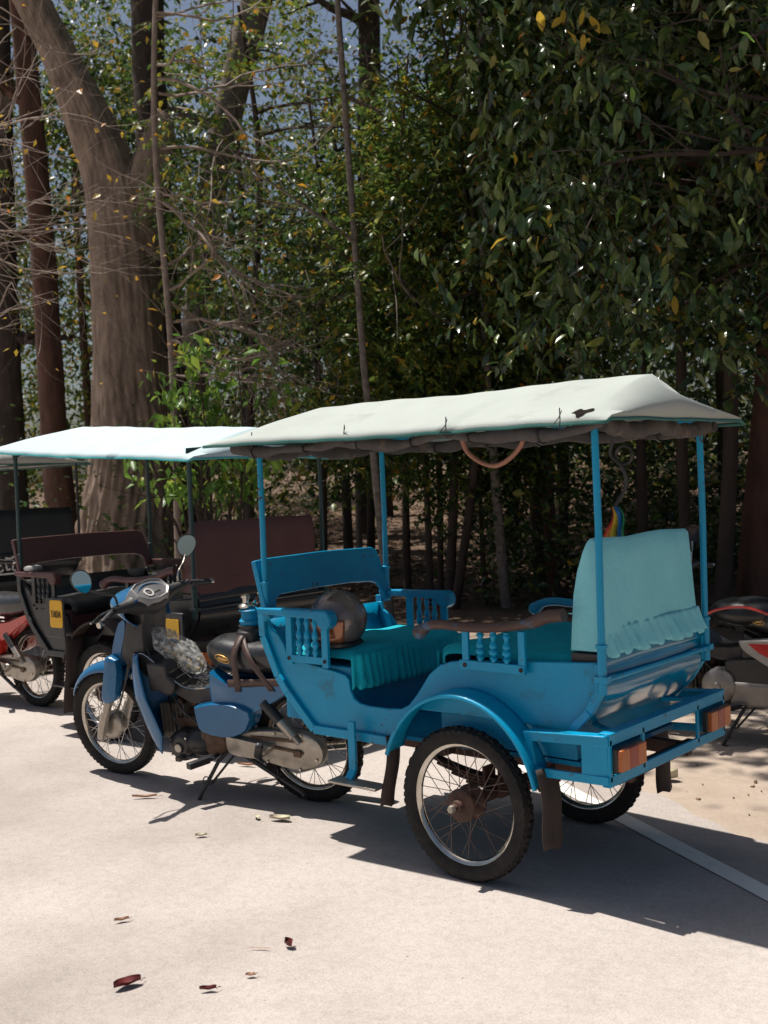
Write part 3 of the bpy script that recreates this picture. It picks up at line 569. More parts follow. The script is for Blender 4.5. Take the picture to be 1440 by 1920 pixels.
    for s in (-1, 1):
        br = MB(); br.tube([(.45, s * .25, .60), (.52, s * .30, .60), (xz - .01, s * .36, .600)], .010, 8); br.build('bumper_bracket', P, root)
    # steps
    for s in (-1, 1):
        sp = MB(); y = s * (hw + .03); sp.bar((-.545, y, .53), (-.545, y, .335), .014, .036, upv=(1, 0, 0)); sp.bar((-.545, y, .335), (-.552, y + s * .02, .30), .014, .036, upv=(1, 0, 0))
        st_ = sp.build('step_post', P, root, bev=.002); pl = MB(); pl.box((-.50, y + s * .03, .295), (.25, .075, .010), rot=(s * rad(-3), 0, 0)); pl.build('step_plate', ALU if P is TEAL else P, root, bev=.002)
    # chassis
    ch = MB()
    for s in (-1, 1): ch.bar((-.78, s * .22, .43), (.58, s * .22, .43), .035, .05)
    for x in (-.7, -.2, .25, .55): ch.bar((x, -.3, .43), (x, .3, .43), .035, .04)
    ch.build('chassis', RUST, root, bev=.003)
    ax = MB(); ax.tube([(wx, -hw + .0, .285), (wx, hw - .0, .285)], .024, 12); ax.build('axle', RUST, root)
    for s in (-1, 1):
        for k_ in range(4):
            lf = MB(); L_ = .34 - .07 * k_; lf.grid(lambda u, v: (wx + (u * 2 - 1) * L_, s * .22 + (v - .5) * .045, .335 + .06 * ((u * 2 - 1) * L_ / .34) ** 2 - .012 * k_), 12, 1); lf.build('spring_leaf', RUST, root, solid=.009)
        for x in (-.035, .035): ub = MB(); ub.box((wx + x, s * .22, .325), (.012, .07, .11)); ub.build('spring_clamp', RUST, root)
    if wheels:
        for s in (-1, 1):
            o = make_wheel(root, (wx, s * (hw + .018), .285), tilt=0 if s < 0 else pi)
    return root
# ---------------------------------------------------------------- small motorbikes
def sheet_hull(mb, poly, y0, y1, inset=.012, n=3):
    """bulging side panel: outline at y0, shrinking to y1"""
    cx = sum(p[0] for p in poly) / len(poly); cz = sum(p[1] for p in poly) / len(poly); rings = []
    for k in range(n + 1):
        t = k / n; f = 1 - inset * 8 * (1 - math.sqrt(1 - t * t * .98)); y = y0 + (y1 - y0) * sin(t * pi / 2); rings.append([(cx + (a - cx) * f, y, cz + (c - cz) * f) for a, c in poly])
    vs = [v for r in rings for v in r]; m = len(poly); fs = [(i * m + j, i * m + (j + 1) % m, (i + 1) * m + (j + 1) % m, (i + 1) * m + j) for i in range(n) for j in range(m)]; fs += [tuple(range(m)), tuple(n * m + j for j in range(m))[::-1]]
    return mb.add(vs, fs)
def sm2(pts, n=5): return [(p.x, p.z) for p in spline([(a, 0, b) for a, b in pts + [pts[0]]], n)][:-1]
def make_moto(root, mirrors=True, rack=True, glass=True, *, paint=BLUEM, cover=GREYP, side2=None, spk=SPOKEC, hitch=False, panel=None, case=ALU):
    fr = -1.225
    make_wheel(root, (fr, 0, .282), R=.282, w=.033, style='road', name='front_wheel', spk=spk, hub='drum')
    make_wheel(root, (0, 0, .285), R=.285, w=.038, style='dark', name='rear_wheel', spk=spk, hub='drum')
    def sym(fn, name, m, **k):
        for s in (-1, 1): q = MB(); fn(q, s); q.build(name, m, root, **k)
    # fork and front end
    sym(lambda q, s: (q.tube([(-1.09, s * .085, .56), (-1.155, s * .085, .43), (-1.19, s * .085, .36)], .021, 12), q.tube([(-1.185, s * .085, .375), (-1.222, s * .085, .30), (-1.250, s * .085, .225)], [.023, .026, .022], 12)), 'fork_leg', case)
    sym(lambda q, s: sheet_hull(q, sm2([(-1.035, .66), (-1.10, .675), (-1.125, .60), (-1.17, .46), (-1.155, .425), (-1.10, .44), (-1.07, .47), (-1.04, .58)]), s * .075, s * .118), 'fork_cover', paint, smooth=60)
    f = MB(); f.grid(lambda u, v: (fr + .035 + (.318 - .02 * abs(v * 2 - 1) ** 3) * cos(rad(152 - 92 * u)), (v * 2 - 1) * .058 * (.55 + .45 * sin(min(1, u * 2.4 + .12) * pi / 2)), .285 + (.33 - .045 * abs(v * 2 - 1) ** 2.5) * sin(rad(152 - 92 * u))), 22, 10); f.build('front_fender', paint, root, smooth=60, solid=.003)
    hub = MB(); hub.lathe([(0, -.05), (.03, -.052), (.05, -.05), (.07, -.044), (.078, -.034), (.078, -.028)], o=(fr, 0, .282), axis='y', n=28); hub.bar((fr + .02, -.05, .33), (fr + .08, -.052, .355), .01, .014); hub.build('brake_plate', case, root)
    c = MB()
    for pts in ([(fr + .08, -.055, .355), (-1.08, -.07, .44), (-.99, -.09, .60), (-.93, -.08, .76), (-.86, -.10, .90)], [(fr, -.06, .29), (-1.10, -.08, .40), (-1.0, -.10, .55), (-.90, -.06, .80)]): c.tube(spline(pts, 5), .0045, 6)
    c.build('brake_cable', BLACK, root)
    # headlight cowl, handlebar, dashboard
    ck = MB(); secs = [(-.265, .018, .018), (-.20, .026, .024), (-.14, .040, .034), (-.09, .064, .056), (-.04, .082, .066), (0, .086, .070), (.04, .082, .066), (.09, .064, .056), (.14, .040, .034), (.20, .026, .024), (.265, .018, .018)]; vs = []
    for y, rx, rz in secs:
        for k in range(16): a = 2 * pi * k / 16; vs.append((-.86 + .14 * y * y * 4 - .012 + rx * cos(a), y, .935 + .03 * abs(y) / .26 + rz * sin(a)))
    ck.add(vs, [(i * 16 + k, i * 16 + (k + 1) % 16, (i + 1) * 16 + (k + 1) % 16, (i + 1) * 16 + k) for i in range(len(secs) - 1) for k in range(16)] + [tuple(range(16)), tuple((len(secs) - 1) * 16 + k for k in range(16))[::-1]]); ck.build('handlebar_cover', cover, root, smooth=70)
    hc = MB(); hc.grid(lambda u, v: (-.875 - (.20 * sin(u * pi) ** .7) * (1 - abs(v * 2 - 1) ** 2.6 * .75) + .05 * abs(v * 2 - 1) ** 2 - .03 * (u - .5), (v * 2 - 1) * .165 * (.75 + .25 * sin(u * pi)), 1.025 - .18 * u + .012 * sin(u * pi) - .05 * abs(v * 2 - 1) ** 2 * (1 - u)), 14, 20); hc.build('headlight_cowl', paint, root, smooth=70, solid=.004)
    hl = MB(); hl.ball((-.99, 0, .93), (.055, .09, .052), 20, 12); hl.build('headlight', GLASSD, root, smooth=70)
    def tilt(pts, z): # dashboard plane, tilted towards the rider
        o_ = Vector((-.842, 0, 1.000)); ux = Vector((.80, 0, -.60)); n_ = Vector((.60, 0, .80)); return [tuple(o_ + ux * a + Vector((0, 1, 0)) * b + n_ * z) for a, b in pts]
    hexo = [(a_ * .88, b_ * .86) for a_, b_ in [(-.062, -.055), (-.062, .055), (-.035, .118), (.03, .128), (.075, .075), (.085, 0), (.075, -.075), (.03, -.128), (-.035, -.118)]]
    dz = MB(); n_ = len(hexo); dz.add(tilt([(a * 1.12, b * 1.15) for a, b in hexo], -.05) + tilt([(a * 1.08, b * 1.1) for a, b in hexo], .0) + tilt([(a * .98, b * 1.0) for a, b in hexo], .012) + tilt([(a * .86, b * .88) for a, b in hexo], .004), [(r_ * n_ + i, r_ * n_ + (i + 1) % n_, (r_ + 1) * n_ + (i + 1) % n_, (r_ + 1) * n_ + i) for r_ in range(3) for i in range(n_)]); bz = dz.build('dashboard_bezel', SILP, root, bev=.002)
    g = MB(); g.add(tilt([(a * .87, b * .89) for a, b in hexo], .005), [tuple(range(n_))]); g.build('dashboard_glass', GLASSD, bz, smooth=0)
    d_ = MB(); d_.lathe([(.018, 0), (.028, 0), (.028, .002), (.018, .002)], n=20, closed=True); o = d_.build('dial_ring', WHITEP, bz); o.location = tilt([(.02, -.03)], .007)[0]; o.rotation_euler = (0, rad(37), 0)
    for s in (-1, 1):
        b_ = MB(); b_.tube([(-.852, s * .24, .965), (-.825, s * .30, .957), (-.80, s * .345, .948)], .011, 10); b_.tube([(-.830, s * .285, .958), (-.795, s * .39, .940)], .0165, 12); b_.build('grip', BLACK, root)
        b_ = MB(); b_.lathe([(0, -.012), (.014, -.012), (.017, 0), (.014, .012), (0, .012)], axis='y', n=12); o = b_.build('bar_end', CHROME, root); o.location = (-.792, s * .402, .9385)
        b_ = MB(); b_.tube(spline([(-.86, s * .22, .965), (-.885, s * .29, .955), (-.865, s * .36, .945), (-.86, s * .395, .94)], 4), .005, 6); b_.build('brake_lever', CHROME if s < 0 else BLACK, root)
        if not mirrors: continue
        b_ = MB(); b_.tube(spline([(-.850, s * .22, .985), (-.852, s * .235, 1.03), (-.872, s * .30, 1.06), (-.890, s * .345, 1.09)], 5), .006, 8); ms = b_.build('mirror_stem', BLACK if s < 0 else CHROME, root)
        h = MB(); n_ = 24; vs = []
        for r_, dx in ((.02, .018), (.75, .014), (1.0, .0), (1.0, -.006), (.9, -.004)):
            for k in range(n_): a = 2 * pi * k / n_; ry = .050 * (1 + .25 * cos(a + (-.7 if s < 0 else pi + .7))); vs.append((-dx, ry * cos(a) * r_, .062 * sin(a) * r_ * (1 + .12 * cos(a - pi / 2))))
        h.add(vs, [(i * n_ + k, i * n_ + (k + 1) % n_, (i + 1) * n_ + (k + 1) % n_, (i + 1) * n_ + k) for i in range(4) for k in range(n_)] + [tuple(range(n_))]); o = h.build('mirror', BLACK, root, smooth=50); o.location = (-.898, s * .375, 1.125); o.rotation_euler = (rad(38) * -s * .9, rad(-8), rad(-8) if s < 0 else rad(-30))
        if not glass: continue
        g = MB(); g.add([(.0045, v[1] * .92, v[2] * .92) for v in vs[2 * n_:3 * n_]], [tuple(range(n_))]); g_ = g.build('mirror_glass', MIRR, o, smooth=0)
    # steering column cover and front apron
    cc = MB(); pr = [(-.925, .93), (-.96, .84), (-1.0, .74), (-1.02, .66), (-.97, .60), (-.90, .60), (-.855, .66), (-.845, .80), (-.82, .93)]; sheet_hull(cc, sm2(pr, 3), 0, -.088, .02); sheet_hull(cc, sm2(pr, 3), 0, .088, .02); cc.build('column_cover', cover, root, smooth=50)
    ap = MB(); pr = sm2([(-1.01, .85), (-.965, .86), (-.985, .78), (-1.03, .68), (-1.075, .60), (-1.10, .61), (-1.09, .69), (-1.05, .78)], 4); sheet_hull(ap, pr, 0, -.075, .01); sheet_hull(ap, pr, 0, .075, .01); ap.build('front_apron', paint, root, smooth=50)
    ls = MB()
    def shield(u, v):
        t = v * 2 - 1; z = .70 - .44 * u; xe = -.905 + .045 * u + .085 * u * u; dp = .045 + .060 * sin(min(1, u * 1.35) * pi / 2) - .055 * max(0, u - .80) / .20; w = .12 + .075 * min(1, u * 2.2) ** .7; a = abs(t)
        if a < .55: return (xe - .055 * (1 - (a / .55) ** 2), t / .55 * w * .93, z)
        e = (a - .55) / .45; return (xe + dp * e, math.copysign(w * (.93 + .12 * e ** .7), t), z + .012 * e * (1 - u) - .02 * e * u)
    ls.grid(shield, 22, 22); ls.build('leg_shield', paint, root, smooth=60, solid=.005)
    hn = MB(); hn.lathe([(0, -.02), (.05, -.018), (.054, 0), (.05, .012), (0, .014)], o=(-.70, -.13, .565), axis='y', n=20); hn.box((-.74, -.10, .60), (.12, .10, .14)); hn.build('inner_shield', cover, root, bev=.01)
    # step-through frame, rack over it
    tn = MB(); pr = sm2([(-.90, .70), (-.82, .685), (-.735, .63), (-.60, .545), (-.50, .545), (-.405, .56), (-.39, .52), (-.43, .49), (-.56, .465), (-.66, .50), (-.78, .57), (-.88, .60)], 4); sheet_hull(tn, pr, 0, -.105, .01); sheet_hull(tn, pr, 0, .105, .01); tn.build('step_through_cover', cover, root, smooth=50)
    rk = MB()
    for s in (-1, 1): rk.tube(spline([(-.92, s * .075, .70), (-.90, s * .115, .70), (-.83, s * .12, .705), (-.74, s * .125, .65), (-.61, s * .125, .56), (-.50, s * .12, .557), (-.41, s * .105, .575), (-.40, 0, .58)], 4), .0045, 6)
    for k in range(9):
        x = -.72 + .038 * k; z = .645 - .64 * (x + .72) if x < -.60 else .565; rk.tube([(x, -.122, z), (x + .012, -.04, z + .012), (x + .012, .04, z + .012), (x, .122, z)], .0032, 5)
    for y in (-.05, 0, .05): rk.tube([(-.74, y, .662), (-.61, y, .578), (-.42, y, .582)], .0032, 5)
    if rack: rk.build('step_rack', CHROME, root)
    # engine
    en = MB(); en.lathe([(0, -.86), (.045, -.86), (.055, -.84), (.055, -.82), (.068, -.815), (.068, -.80), (.055, -.795), (.055, -.785), (.072, -.78), (.072, -.768), (.056, -.765), (.056, -.755), (.074, -.75), (.074, -.738), (.057, -.735), (.057, -.725), (.075, -.72), (.075, -.708), (.06, -.70), (.07, -.66), (.07, -.60)], o=(0, 0, .36), axis='x', n=14); en.build('cylinder', BRONZE, root, smooth=25)
    en = MB(); en.box((-.60, 0, .31), (.24, .17, .17)); en.lathe([(0, -.15), (.05, -.148), (.06, -.14), (.085, -.12), (.09, -.09), (.09, .10), (.06, .14), (0, .14)], o=(-.47, .0, .30), axis='y', n=24); en.build('crankcase', BRONZE, root, bev=.014)
    en = MB(); en.lathe([(0, -.178), (.022, -.177), (.026, -.170), (.030, -.172), (.062, -.166), (.072, -.155), (.078, -.13), (.078, -.09)], o=(-.645, 0, .265), axis='y', n=28); en.ball((-.56, -.10, .28), (.10, .07, .07), 16, 10); en.build('generator_cover', BLACK, root, smooth=50)
    en = MB(); en.lathe([(0, -.183), (.020, -.182), (.022, -.176)], o=(-.645, 0, .265), axis='y', n=20); en.build('cover_cap', case, root)
    cb = MB(); cb.lathe([(0, -.04), (.03, -.04), (.034, -.02), (.026, 0), (.034, .02), (.03, .05), (0, .05)], o=(-.66, .0, .46), n=14); cb.tube(spline([(-.66, 0, .47), (-.60, 0, .50), (-.54, -.02, .46), (-.58, -.04, .40)], 4), .016, 8); cb.ball((-.71, -.05, .44), (.03, .025, .035), 10, 8); cb.build('carburettor', BRONZE, root, smooth=50)
    ex = MB(); ex.tube(spline([(-.80, .03, .33), (-.84, .05, .26), (-.78, .08, .18), (-.55, .12, .15), (-.25, .13, .18)], 5), .016, 10); ex.tube([(-.25, .13, .18), (-.18, .14, .20), (.22, .15, .27), (.25, .15, .275)], [.02, .038, .042, .03], 14); ex.build('exhaust', CHROME, root)
    # chain case, swing arm, shock absorbers
    cs = MB(); pr = sm2([(-.345, .33), (-.27, .362), (-.15, .378), (-.04, .382), (.06, .376), (.13, .345), (.155, .29), (.13, .235), (.06, .198), (-.03, .195), (-.12, .208), (-.19, .222), (-.26, .25), (-.33, .285)], 3); sheet_hull(cs, pr, -.075, -.118, .012); cs.build('chain_case', case, root, smooth=45)
    cs = MB(); sheet_hull(cs, sm2([(-.37, .345), (-.26, .335), (-.12, .318), (-.11, .30), (-.17, .252), (-.27, .245), (-.365, .262)], 3), -.10, -.155, .012); cs.build('side_case', case, root, smooth=45)
    cr = MB(); cr.bar((-.24, -.121, .338), (.03, -.124, .34), .004, .014); cr.bar((-.12, -.121, .30), (.05, -.122, .285), .006, .012); cr.bar((.0, -.128, .282), (.04, -.128, .282), .006, .03); cr.build('chain_case_rib', BRONZE, root)
    sym(lambda q, s: q.bar((-.36, s * .088, .30), (.03, s * .088, .285), .022, .036), 'swing_arm', BLACK, bev=.004)
    for s in (-1, 1):
        q = MB(); q.tube([(-.125, s * .135, .52), (-.045, s * .135, .435)], .026, 12); so_ = q.build('shock_absorber', BLACK, root); q = MB(); q.tube([(-.05, s * .135, .44), (.02, s * .135, .365)], .0235, 12); q.tube([(.015, s * .135, .37), (.045, s * .135, .335)], .012, 8); q.build('shock_tube', case, so_)
    # fins, hoses and fasteners that crowd the engine bay
    for k in range(7): q = MB(); q.box((-.80 + .022 * k, 0, .36), (.005, .19 - .006 * k, .175)); q.build('cooling_fin', case, root)
    q = MB()
    for pts in ([(-.88, -.06, .80), (-.80, -.09, .62), (-.70, -.10, .50), (-.64, -.09, .38)], [(-.86, .02, .74), (-.76, -.07, .60), (-.66, -.115, .46), (-.56, -.10, .36)], [(-.78, -.05, .50), (-.70, -.12, .42), (-.66, -.12, .33)], [(-.36, -.11, .52), (-.40, -.13, .42), (-.47, -.12, .36)]): q.tube(spline(pts, 6), .0055, 6)
    q.build('engine_hose', BLACK, root)
    for x, z in ((-.70, .30), (-.60, .315), (-.70, .225), (-.59, .22), (-.32, .335), (-.10, .365), (.05, .37), (.12, .26), (.02, .205), (-.16, .225)): q = MB(); q.lathe([(0, -.006), (.006, -.005), (.007, 0)], o=(x, -.121 if x > -.4 else -.165, z), axis='y', n=6); q.build('bolt', CHROME, root)
    # seat and bodywork
    se = MB(); st = [(-.492, .715, .035, .02), (-.48, .72, .062, .04), (-.44, .72, .092, .062), (-.38, .718, .11, .070), (-.30, .712, .122, .072), (-.2, .71, .13, .072), (-.08, .72, .132, .072), (.05, .735, .128, .068), (.16, .75, .115, .058), (.22, .755, .08, .04), (.235, .755, .04, .02)]; vs = []
    for x, z, w, h in st:
        for k in range(20): a = 2 * pi * k / 20; c_, s_ = cos(a), sin(a); vs.append((x + .35 * (h - abs(0)) * 0, w * math.copysign(abs(c_) ** .7, c_), z + (h if s_ > 0 else h * (1.3 if x < .1 else 1)) * math.copysign(abs(s_) ** .8, s_)))
    se.add(vs, [(i * 20 + k, i * 20 + (k + 1) % 20, (i + 1) * 20 + (k + 1) % 20, (i + 1) * 20 + k) for i in range(len(st) - 1) for k in range(20)] + [tuple(range(20)), tuple((len(st) - 1) * 20 + k for k in range(20))[::-1]]); se.build('seat', VINYL, root, smooth=70)
    em = MB(); em.tube([(-.345 + .042 * cos(a), -.1185 - .003 * cos(a), .708 + .016 * sin(a) - .009 * cos(a)) for a in [2 * pi * k / 20 for k in range(20)]], .0028, 5, closed=True); em.ball((-.345, -.1175, .708), (.03, .003, .010), 14, 6, rot=(0, rad(12), 0)); em.build('seat_emblem', GOLD, root)
    for s in (-1, 1):
        q = MB(); sheet_hull(q, sm2([(-.43, .645), (-.30, .59), (-.12, .60), (.05, .645), (.18, .68), (.17, .64), (.03, .575), (-.06, .525), (-.18, .465), (-.30, .47), (-.42, .475), (-.445, .53)], 3), s * .06, s * .142, .010); q.build('side_cover', paint, root, smooth=38)
        q = MB(); sheet_hull(q, sm2([(-.53, .475), (-.42, .50), (-.30, .505), (-.19, .475), (-.205, .41), (-.25, .365), (-.36, .335), (-.50, .352), (-.525, .40)], 2), s * .08, s * .165, .010); q.build('engine_side_cover', paint, root, smooth=38)
        if panel: q = MB(); sheet_hull(q, sm2([(-.44, .60), (-.30, .615), (0, .62), (-.02, .58), (-.16, .46), (-.22, .44), (-.34, .50), (-.42, .555)], 3), s * .12, s * .175, .010); pn = q.build('side_panel', panel, root, smooth=45); q = MB(); q.prism([(-.38, .59), (-.10, .598), (-.17, .545), (-.14, .50), (-.22, .495), (-.32, .54)], s * .172, s * .178); q.build('side_graphic', REDM, pn)
    rf = MB(); rf.grid(lambda u, v: (.03 + .335 * cos(rad(150 - 130 * u)), (v * 2 - 1) * .06, .285 + (.345 - .03 * abs(v * 2 - 1) ** 2) * sin(rad(150 - 130 * u))), 18, 6); rf.build('rear_fender', BLACK, root, smooth=60, solid=.004)
    # stands, pegs, pedals
    q = MB(); q.tube([(-.40, -.10, .25), (-.43, -.15, .21), (-.50, -.215, .075), (-.53, -.235, .012)], .010, 8); q.bar((-.56, -.24, .008), (-.50, -.235, .012), .035, .008); q.tube([(-.36, -.10, .24), (-.46, -.19, .11)], .006, 6); q.tube([(-.47 + .022 * cos(a), -.205, .13 + .022 * sin(a)) for a in [2 * pi * k / 14 for k in range(14)]], .003, 4, closed=True); q.build('side_stand', BLACK, root)
    for s in (-1, 1):
        q = MB(); q.tube([(-.44, s * .10, .235), (-.44, s * .2, .235)], .010, 8); q.bar((-.445, s * .20, .238), (-.475, s * .31, .245), .035, .030); q.build('foot_peg', BLACK, root, bev=.008)
        q = MB(); q.bar((-.25, s * .12, .30), (-.14, s * .18, .245), .02, .02); q.bar((-.165, s * .18, .275), (-.09, s * .25, .36), .032, .036, upv=(1, 0, 0)); q.build('rear_foot_peg', BLACK, root, bev=.01)
    q = MB(); q.tube([(-.60, -.20, .235), (-.50, -.20, .245), (-.40, -.2, .25)], .007, 6); q.box((-.60, -.215, .237), (.03, .05, .02)); q.build('gear_pedal', BLACK, root)
    q = MB(); q.tube([(-.20, .0, .16), (-.10, -.12, .15), (.02, -.13, .10), (.05, -.15, .09)], .010, 7); q.tube([(-.34, -.09, .24), (-.10, -.12, .15)], .012, 7); q.build('centre_stand', BLACK, root)
    q = MB(); q.tube(spline([(-.90, 0, .74), (-.83, 0, .60), (-.70, 0, .47), (-.5, 0, .46), (-.3, 0, .52), (.0, 0, .62)], 4), .022, 8); q.tube([(-.62, 0, .46), (-.50, 0, .38)], .02, 8); q.tube([(-.36, 0, .5), (-.37, 0, .30)], .02, 8); q.build('frame_tube', BLACK, root)
    return root
# ---------------------------------------------------------------- the blue carriage and its motorbike
C1 = thing('passenger_carriage', 'bright turquoise open passenger carriage with pale canvas canopy, nearest the camera', 'carriage', group='motorbike carriages parked in a row')
make_carriage(C1, tear=True)
h_ = MB(); h_.tube(spline([(.045, -.43, 1.625), (.06, -.42, 1.575), (.11, -.41, 1.535), (.17, -.405, 1.520), (.23, -.41, 1.54), (.29, -.42, 1.585), (.315, -.43, 1.64)], 5), .0085, 8); h_.build('hose_loop', HOSE, C1, smooth=70)
for x in (-.98, -.46, .03, .50):
    w_ = MB(); w_.tube(spline([(x, -.50, 1.70), (x + .01, -.515, 1.66), (x - .005, -.49, 1.63), (x + .02, -.45, 1.65)], 4), .0022, 5); w_.tube([(x, -.505, 1.67), (x + .02, -.52, 1.69)], .0018, 4); w_.tube([(x, -.505, 1.67), (x - .015, -.52, 1.645)], .0018, 4); w_.build('wire_tie', BLACK, C1)
# tow bar from the carriage front to a clamp over the motorbike seat
hx, hy = -1.42, -.15
tb = MB(); tb.tube(spline([(-.80, 0, .46), (-1.0, -.02, .62), (-1.12, -.05, .80), (-1.22, -.09, .865), (-1.34, -.13, .875)], 5), .022, 10); tb.build('tow_bar', TEALD, C1)
tb = MB(); tb.lathe([(0, .83), (.045, .83), (.05, .85), (.04, .862), (.04, .895), (.05, .90), (.03, .915), (0, .915)], o=(hx, hy, 0), n=18); tb.build('tow_clamp', TEALD, C1)
tb = MB(); tb.lathe([(0, .76), (.06, .76), (.062, .80), (.05, .815), (.055, .83), (0, .83)], o=(hx, hy, 0), n=18); tb.build('tow_clamp_pad', BLACK, C1)
tb = MB(); tb.lathe([(0, .91), (.036, .912), (.040, .922), (.03, .932), (.018, .935), (.018, .955), (.026, .958), (.026, .968), (.010, .975), (0, .975)], o=(hx - .01, hy - .01, 0), n=18); tb.bar((hx + .02, hy, .925), (hx + .10, hy - .02, .985), .012, .006); tb.bar((hx + .02, hy + .03, .925), (hx + .10, hy + .01, .985), .012, .006); tb.bar((hx + .095, hy + .01, .985), (hx + .095, hy - .03, .985), .01, .006); tb.build('hitch_lock', CHROME, C1)
M1 = thing('motorbike', 'blue step-through motorbike with black seat hitched to the front of the turquoise carriage', 'motorbike', (-1.194, .02, 0), .164)
M1.rotation_euler = (.157, 0, .164)
make_moto(M1)
for s in (-1, 1):
    q = MB(); q.grid(lambda u, v: (-.255 + (-.075 if v < .5 else .075) * 0 + (.02 + .05 * (1 - u)) * 0 + (v - .5) * .035 + .0, s * (.04 + .105 * math.sin(min(1, u * 1.6) * pi / 2)), .815 - .25 * u ** 1.5), 10, 1); q.build('tie_strap', STRAP, M1, solid=.004)
    q = MB(); q.grid(lambda u, v: (-.28 + .22 * u + (v - .5) * .035, s * (.03 + .115 * math.sin(min(1, u * 1.5) * pi / 2)), .82 - .24 * u ** 1.3), 10, 1); q.build('tie_strap', STRAP, M1, solid=.004)
q = MB(); q.grid(lambda u, v: (-.31 + .42 * u, -.143, .60 + .035 * u + .035 * (v - .5)), 6, 1); q.build('tie_strap', STRAP, M1, solid=.005)
# things lying on them
hm_ = thing('helmet', 'scuffed grey full helmet with copper visor lying on the front seat of the turquoise carriage', 'helmet', (-.76, -.255, .80))
def helm(u, v):
    th = u * 2 * pi; ph = v * pi * .86; r = .122; x, y, z = r * 1.05 * sin(ph) * cos(th), r * .93 * sin(ph) * sin(th), r * cos(ph)
    if z < -.06: x *= 1 + .25 * (z + .06); y *= 1 + .2 * (z + .06)
    return (x, y, z + .105)
q = MB(); q.grid(helm, 36, 20); sh_ = q.build('helmet_shell', HELM, hm_, smooth=80)
q = MB(); q.grid(lambda u, v: tuple(Vector((.1285 * cos(rad(-150 + 105 * u)) * cos(rad(-48 + 52 * v)) * 1.02, .1285 * sin(rad(-150 + 105 * u)) * cos(rad(-48 + 52 * v)) * .95, .105 + .126 * sin(rad(-48 + 52 * v))))), 20, 12); q.build('visor', HELV, hm_, smooth=80, solid=.003)
q = MB(); q.lathe([(.098, -.004), (.104, .0), (.104, .012), (.098, .016)], n=30, closed=True); q.build('helmet_rim', BLACK, hm_)
q = MB(); q.lathe([(0, 0), (.012, 0), (.012, .006), (0, .008)], axis='y', n=14); o = q.build('visor_pivot', BLACK, hm_); o.location = (.035, -.118, .125); o.rotation_euler = (pi, 0, 0)
hm_.rotation_euler = (0, 0, rad(8))
bg_ = thing('plastic_bag', 'clear plastic bag of yellow snacks on the step rack of the blue motorbike', 'bag', (-1.194, .02, 0)); bg_.rotation_euler = (.157, 0, .164)
def bagf(u, v):
    th = u * 2 * pi; p = Vector((-.86, 0, .80)).lerp(Vector((-.58, 0, .60)), v); r = .026 + .048 * sin(v * pi) ** .6 + .009 * sin(th * 3 + v * 7) * sin(v * pi) + .004 * sin(th * 7 - v * 11)
    if v < .25: r *= (.55 + v * 1.8)
    n1 = Vector((.55, 0, .83)); return tuple(p + n1 * r * cos(th) * .75 + Vector((0, 1, 0)) * r * sin(th) * 1.15)
q = MB(); q.grid(bagf, 40, 26); q.build('bag_film', BAG, bg_, smooth=50)
q = MB()
for k in range(26):
    v = random.uniform(.3, .88); p = Vector((-.86, 0, .80)).lerp(Vector((-.58, 0, .60)), v) + Vector((random.uniform(-.03, .03), random.uniform(-.05, .05), random.uniform(-.035, .02))); q.ball(p, (random.uniform(.008, .016), random.uniform(.008, .014), random.uniform(.006, .01)), 7, 5, rot=(random.random() * 3, random.random() * 3, 0))
q.build('bag_contents', mat('pale_yellow_snacks', (.40, .28, .09), (.22, .16, .07), 25, .7), bg_)
# rainbow cloth toy hanging on a dark hose from the canopy
rb_ = thing('hanging_ornament', 'rainbow striped cloth ornament hanging behind the tall pale seat back', 'ornament', (.36, .12, 0))
RB = [mat('ornament_' + n_, c_, None, 9, .7) for n_, c_ in (('red', (.5, .02, .02)), ('orange', (.6, .16, .02)), ('yellow', (.7, .45, .03)), ('blue', (.02, .16, .45)), ('green', (.02, .25, .08)))]
q = MB(); q.tube(spline([(.0, 0, 1.62), (-.02, 0, 1.55), (.02, .01, 1.5), (.03, .02, 1.43), (-.01, .0, 1.35)], 5), .008, 7); q.tube([(.03 + .035 * cos(a), .01, 1.545 + .035 * sin(a)) for a in [2 * pi * k / 18 for k in range(18)]], .006, 6, closed=True); q.build('hanging_cord', BLACK, rb_)
for k in range(5):
    q = MB(); q.grid(lambda u, v: (-.01 + (.012 + .05 * u) * ((k + v) / 5 - .5) * 1.7 + .01 * sin(u * 5), .018 * sin((k + v) * 1.7 + u * 2), 1.35 - .13 * u * (1 - .25 * abs((k + v) / 5 - .4))), 4, 2); q.build('cloth_stripe', RB[[0, 1, 2, 3, 4][k]], rb_, solid=.006)
# ---------------------------------------------------------------- second carriage (maroon and black)
V2 = (-2.94, .81); C2 = thing('passenger_carriage', 'maroon and black passenger carriage under a white canvas canopy, behind the blue motorbike', 'carriage', (*V2, 0), .026, 'motorbike carriages parked in a row')
make_carriage(C2, hw=.52, P=BLKPAINT, PD=MAROON, arm=MAROON, seat=BLACK, cover=BROWNV, canv=CANVW, hem=HEMC, post=GREENP, skirt=False, curtains=False, wx=-.20, fw_=.15, cp=.065, fend=FLAP); C2.scale = (1.02, 1.02, 1.02)
def strokes(mb, paths, x0, z0, sx, sz, y, w=.0045, plane='xz'):
    for p in paths:
        pts = [((x0 + a * sx, y, z0 + c * sz)) for a, c in p]
        for i in range(len(pts) - 1): mb.bar(pts[i], pts[i + 1], .003, w, upv=(0, 0, 1) if abs(pts[i + 1][2] - pts[i][2]) < abs(pts[i + 1][0] - pts[i][0]) else (1, 0, 0))
